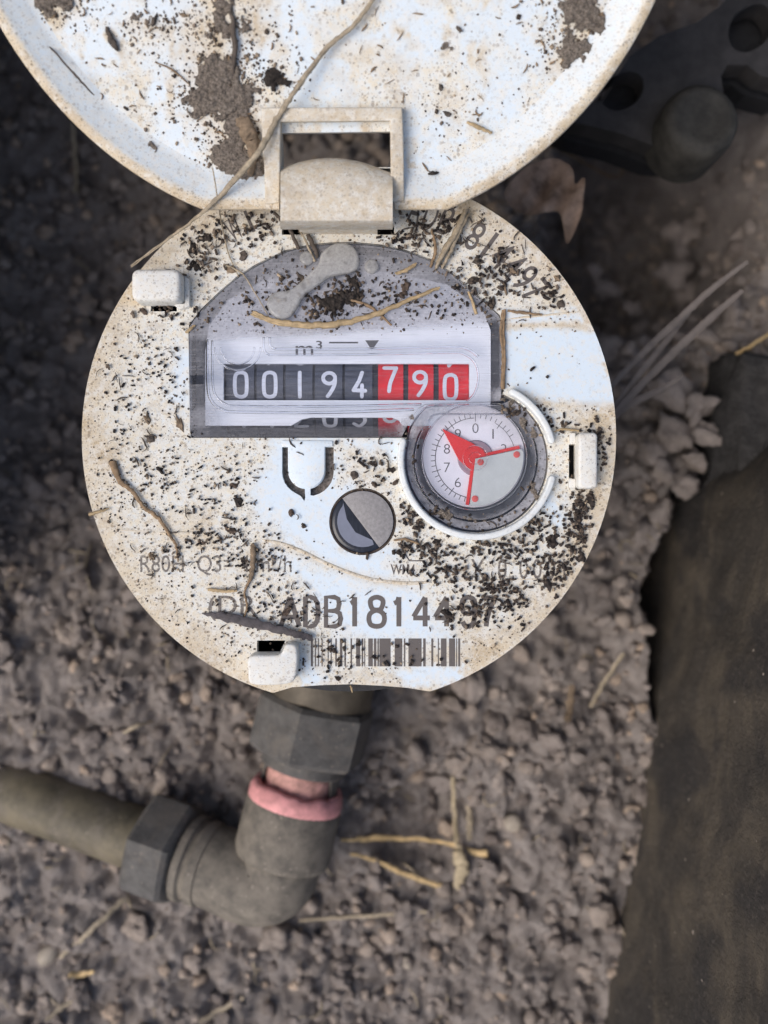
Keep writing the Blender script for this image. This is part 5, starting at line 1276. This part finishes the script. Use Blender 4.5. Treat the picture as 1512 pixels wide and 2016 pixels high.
# ---- curled root hairs and husk scraps, far too many to tell apart
def litter(spots, frame, name, mat, label, zoff=0.12):
    mb = MB()
    for cx, cy, rx, ry, n_ in spots:
        for _ in range(n_):
            x, y = random.gauss(cx, rx * .5), random.gauss(cy, ry * .5)
            if frame is on_lid:
                u, v_ = Luv(x, y, ZF)
                if math.hypot(u - LCX, v_ - LCV) > LR - 6.4 or v_ < 6.6 or (505 < x < 800 and y > 200): continue
            elif math.hypot(x - CX, y - CY) > 510 or y > 1335 or (math.hypot(x - 936, y - 903) < 112) or (372 < x < 990 and 650 < y < 862) or math.hypot(x - LX, y - LY) < 66 or (545 < x < 780 and y < 465): continue
            L_ = random.uniform(8, 26); a = random.uniform(0, 6.28); k_ = random.uniform(-.12, .12); pts_ = []; w = random.uniform(.05, .16)
            for i in range(5):
                pts_.append(frame(x, y, zoff + random.uniform(0, .22))); x += L_ / 4 * math.cos(a); y += L_ / 4 * math.sin(a); a += k_ * L_ / 4 + random.uniform(-.4, .4)
            mb.add(*tube(pts_, [w * .5, w, w * random.uniform(.8, 1.3), w, w * .3], 5, .7, True, .2))
    return tag(mb.make(name, M[mat], None, smooth=True), label, 'plant litter', kind='stuff')
litter([(300, 100, 240, 140, 24), (880, 200, 260, 240, 30), (1100, 120, 120, 160, 18), (640, 80, 200, 120, 12), (450, 230, 90, 140, 26), (900, 330, 160, 40, 16), (200, 200, 120, 120, 14)], on_lid, 'plant_litter', 'root', 'brown curled root hairs and husk scraps over the lid floor')
litter([(420, 1050, 200, 160, 40), (980, 1110, 200, 100, 30), (450, 460, 120, 60, 34), (890, 470, 120, 70, 34), (1040, 560, 70, 80, 22), (280, 800, 100, 200, 24), (680, 590, 180, 50, 30), (740, 920, 80, 50, 10), (560, 1200, 160, 70, 22), (900, 1200, 120, 60, 14)], on_face, 'plant_litter', 'twig', 'dark root hairs and bark scraps among the crumbs on the dial plate', .3)
mb = MB()
for _ in range(120):
    px, py = random.uniform(0, 1300), random.uniform(480, 2010)
    if math.hypot(px - CX, py - CY) < 500: continue
    a = random.uniform(0, 6.28); L_ = random.uniform(12, 60); k_ = random.uniform(-.02, .02); q_ = []; w = random.uniform(.12, .38)
    for i in range(5):
        q_.append(F(*gzat(px, py, 1.2 + random.uniform(0, .6)))); px += L_ / 4 * math.cos(a); py += L_ / 4 * math.sin(a); a += k_ * L_ + random.uniform(-.2, .2)
    mb.add(*tube(q_, [w * .6, w, w, w * .9, w * .4], 5, .5, True, .15))
tag(mb.make('plant_litter', M['straw_grey'], None, smooth=True), 'pale chaff and root scraps strewn over the clay soil', 'plant litter', kind='stuff')
# ---- countless small crumbs: one object, grain by grain
def grains(items, name, mat, label):
    """items: (world pos, length, width, height, yaw, tilt matrix) little pellets with chamfered ends"""
    base = np.array([(-1, -.7, 0), (-.7, -1, 0), (.8, -1, 0), (1, -.5, 0), (1, .8, 0), (.6, 1, 0), (-.8, 1, 0), (-1, .6, 0)], float); nb = len(base)
    tpl = np.r_[base * (1, 1, 0) + (0, 0, -.6), base * (.85, .85, 0) + (0, 0, .75)]
    fq = [(i, (i + 1) % nb, nb + (i + 1) % nb, nb + i) for i in range(nb)]
    tri = [];
    for a, b, c, d in fq: tri += [(a, b, c), (a, c, d)]
    for i in range(1, nb - 1): tri.append((nb, nb + i, nb + i + 1))
    tri = np.array(tri); V = []; Fq = []
    for k_, (p, l, w, h, yaw, mat3) in enumerate(items):
        t = tpl * (l / 2, w / 2, h / 2) * RNG.uniform(.8, 1.2, (len(tpl), 3))
        c, s = math.cos(yaw), math.sin(yaw); t = np.c_[t[:, 0] * c - t[:, 1] * s, t[:, 0] * s + t[:, 1] * c, t[:, 2]]
        if mat3 is not None: t = t @ mat3
        V.append(t + np.array(p)); Fq.append(tri + k_ * len(tpl))
    o = mk(name, np.concatenate(V), np.concatenate(Fq), M[mat], attrs={'tone': np.repeat(RNG.random(len(V)), len(tpl))})
    return tag(o, label, 'soil crumbs', kind='stuff')
LM = np.array([(1, 0, 0), LV, LN])
clusters = [(850, 1085, 60, 22, 55), (985, 1078, 90, 34, 110), (870, 1125, 60, 22, 60), (960, 1150, 55, 36, 95), (1000, 1175, 50, 36, 70), (1095, 1120, 40, 55, 100), (1135, 1040, 28, 50, 110), (1145, 985, 22, 30, 50), (1180, 890, 22, 55, 50), (1180, 850, 18, 28, 18), (925, 1205, 55, 26, 55),
            (1030, 1240, 60, 45, 14), (1110, 845, 50, 30, 20), (1060, 815, 40, 26, 18), (1050, 1030, 50, 30, 50), (800, 1085, 26, 18, 30), (800, 1010, 18, 26, 30), (745, 915, 45, 36, 22), (830, 1030, 30, 22, 36),
            (430, 985, 85, 80, 90), (500, 1105, 75, 55, 100), (330, 930, 55, 50, 34), (245, 915, 45, 70, 24), (225, 760, 40, 90, 20), (300, 690, 65, 50, 24), (330, 760, 40, 60, 12), (420, 455, 60, 36, 40), (500, 450, 55, 34, 44), (395, 520, 40, 34, 34), (850, 445, 60, 30, 70), (790, 470, 40, 20, 40),
            (985, 535, 55, 55, 80), (1080, 585, 26, 34, 26), (920, 560, 50, 34, 30), (560, 1195, 80, 40, 70), (660, 1290, 34, 26, 26), (740, 1290, 60, 30, 10), (570, 560, 50, 40, 45), (640, 610, 60, 26, 60), (690, 570, 60, 34, 55), (790, 590, 60, 34, 34), (480, 600, 60, 34, 26), (860, 610, 70, 24, 20),
            (700, 1050, 60, 30, 0), (1000, 810, 30, 14, 30), (960, 600, 30, 24, 16), (420, 1060, 50, 22, 40), (350, 1080, 60, 26, 34), (330, 610, 50, 20, 16), (610, 940, 12, 30, 6), (562, 930, 4, 36, 16), (648, 930, 4, 36, 12), (880, 815, 70, 6, 12), (1010, 815, 30, 6, 8), (860, 1010, 16, 14, 16)]
zones = [w_ for w_, _ in wipes[:4]]
pts = []
for cx, cy, rx, ry, n_ in clusters:
    n_ = int(n_ * .85); q = np.c_[RNG.normal(cx, rx * .5, n_), RNG.normal(cy, ry * .5, n_)]; pts.append(q)
ang = RNG.uniform(0, 6.283, 330); rad = np.sqrt(RNG.random(330)) * 505; pts.append(np.c_[CX + rad * np.cos(ang), CY + rad * np.sin(ang)])
pts = np.concatenate(pts)
ok = (np.hypot(pts[:, 0] - CX, pts[:, 1] - CY) < 518) & (pts[:, 1] < 1345)
ok &= ~((np.hypot(pts[:, 0] - 936, pts[:, 1] - 903) < 104)) & ~((pts[:, 0] > 372) & (pts[:, 0] < 988) & (pts[:, 1] > 655) & (pts[:, 1] < 850))
ok &= ~(np.hypot(pts[:, 0] - LX, pts[:, 1] - LY) < 62) & ~((pts[:, 0] > 545) & (pts[:, 0] < 780) & (pts[:, 1] < 465))
ok &= ~((np.abs(np.hypot(pts[:, 0] - DCX, pts[:, 1] - DCY) - 149) < 9))
for zz_ in zones: ok &= ~(inpoly(pts, zz_) & (RNG.random(len(pts)) > 0.06))
pts = pts[ok]
dark, brown = [], []
for x, y in pts:
    l = RNG.choice([.5, .7, .9, 1.25], p=[.3, .4, .25, .05]) * RNG.uniform(.8, 1.1); w = RNG.uniform(.32, .52)
    zt = 0.55 if (480 < y < 655 and 375 < x < 985) else 0.25
    if x < 640 and y > 640: l *= .72; w *= .8
    it = (F(x, y, zt + RNG.uniform(0, .25)), l, w, RNG.uniform(.35, .6), RNG.uniform(0, 6.28), None)
    (dark if RNG.random() < (.84 if x > 640 else .66) else brown).append(it)
grains(dark, 'soil_crumbs', 'pellets', 'black pellet crumbs scattered over the dial plate')
# fine dust grains, denser where the film is thick, and grains on the lid
fine = []
ang = RNG.uniform(0, 6.283, 5200); rad = np.sqrt(RNG.random(5200)) * 516; q = np.c_[CX + rad * np.cos(ang), CY + rad * np.sin(ang)]
ok = (q[:, 1] < 1345) & ~(np.hypot(q[:, 0] - 936, q[:, 1] - 903) < 108) & ~((q[:, 0] > 372) & (q[:, 0] < 988) & (q[:, 1] > 660) & (q[:, 1] < 862)) & (np.hypot(q[:, 0] - LX, q[:, 1] - LY) > 62)
for zz_ in zones: ok &= ~(inpoly(q, zz_) & (RNG.random(len(q)) > 0.10))
q = q[ok & (fbm(q, 60, 140, 3) + RNG.uniform(-.3, .3, len(q)) > .42)]
for x, y in q:
    l = RNG.uniform(.14, .42); zt = 0.36 if (480 < y < 655 and 375 < x < 985) else 0.06
    fine.append((F(x, y, zt), l, l * RNG.uniform(.5, .9), l * .6, RNG.uniform(0, 6.28), None))
lidc = [(430, 90, 80, 120, 420), (430, 195, 100, 60, 420), (465, 305, 70, 75, 420), (1140, 60, 90, 100, 460), (110, 10, 80, 50, 240), (520, 110, 60, 80, 120), (300, 50, 60, 40, 90), (880, 230, 60, 60, 50), (300, 290, 14, 30, 26), (560, 160, 40, 26, 30), (1000, 330, 120, 30, 26), (350, 60, 80, 50, 40)]
lq = [np.c_[RNG.normal(a, c * .6, n_), RNG.normal(b, d * .6, n_)] for a, b, c, d, n_ in lidc]
lq.append(np.c_[RNG.uniform(40, 1260, 300), RNG.uniform(-30, 400, 300)]); lq = np.concatenate(lq)
for x, y in lq:
    u, v = Luv(x, y, ZF)
    if math.hypot(u - LCX, v - LCV) > LR - 6.2 or v < 6.5: continue
    if 510 < x < 800 and y > 205: continue
    l = RNG.uniform(.12, .40) if RNG.random() < .93 else RNG.uniform(.5, .8)
    brown.append((Lw(u, v, ZF + l * .2), l, l * RNG.uniform(.5, .9), l * .6, RNG.uniform(0, 6.28), LM))
grains(brown + fine, 'soil_grains', 'grit', 'fine brown soil grains dusted over the lid and dial plate')
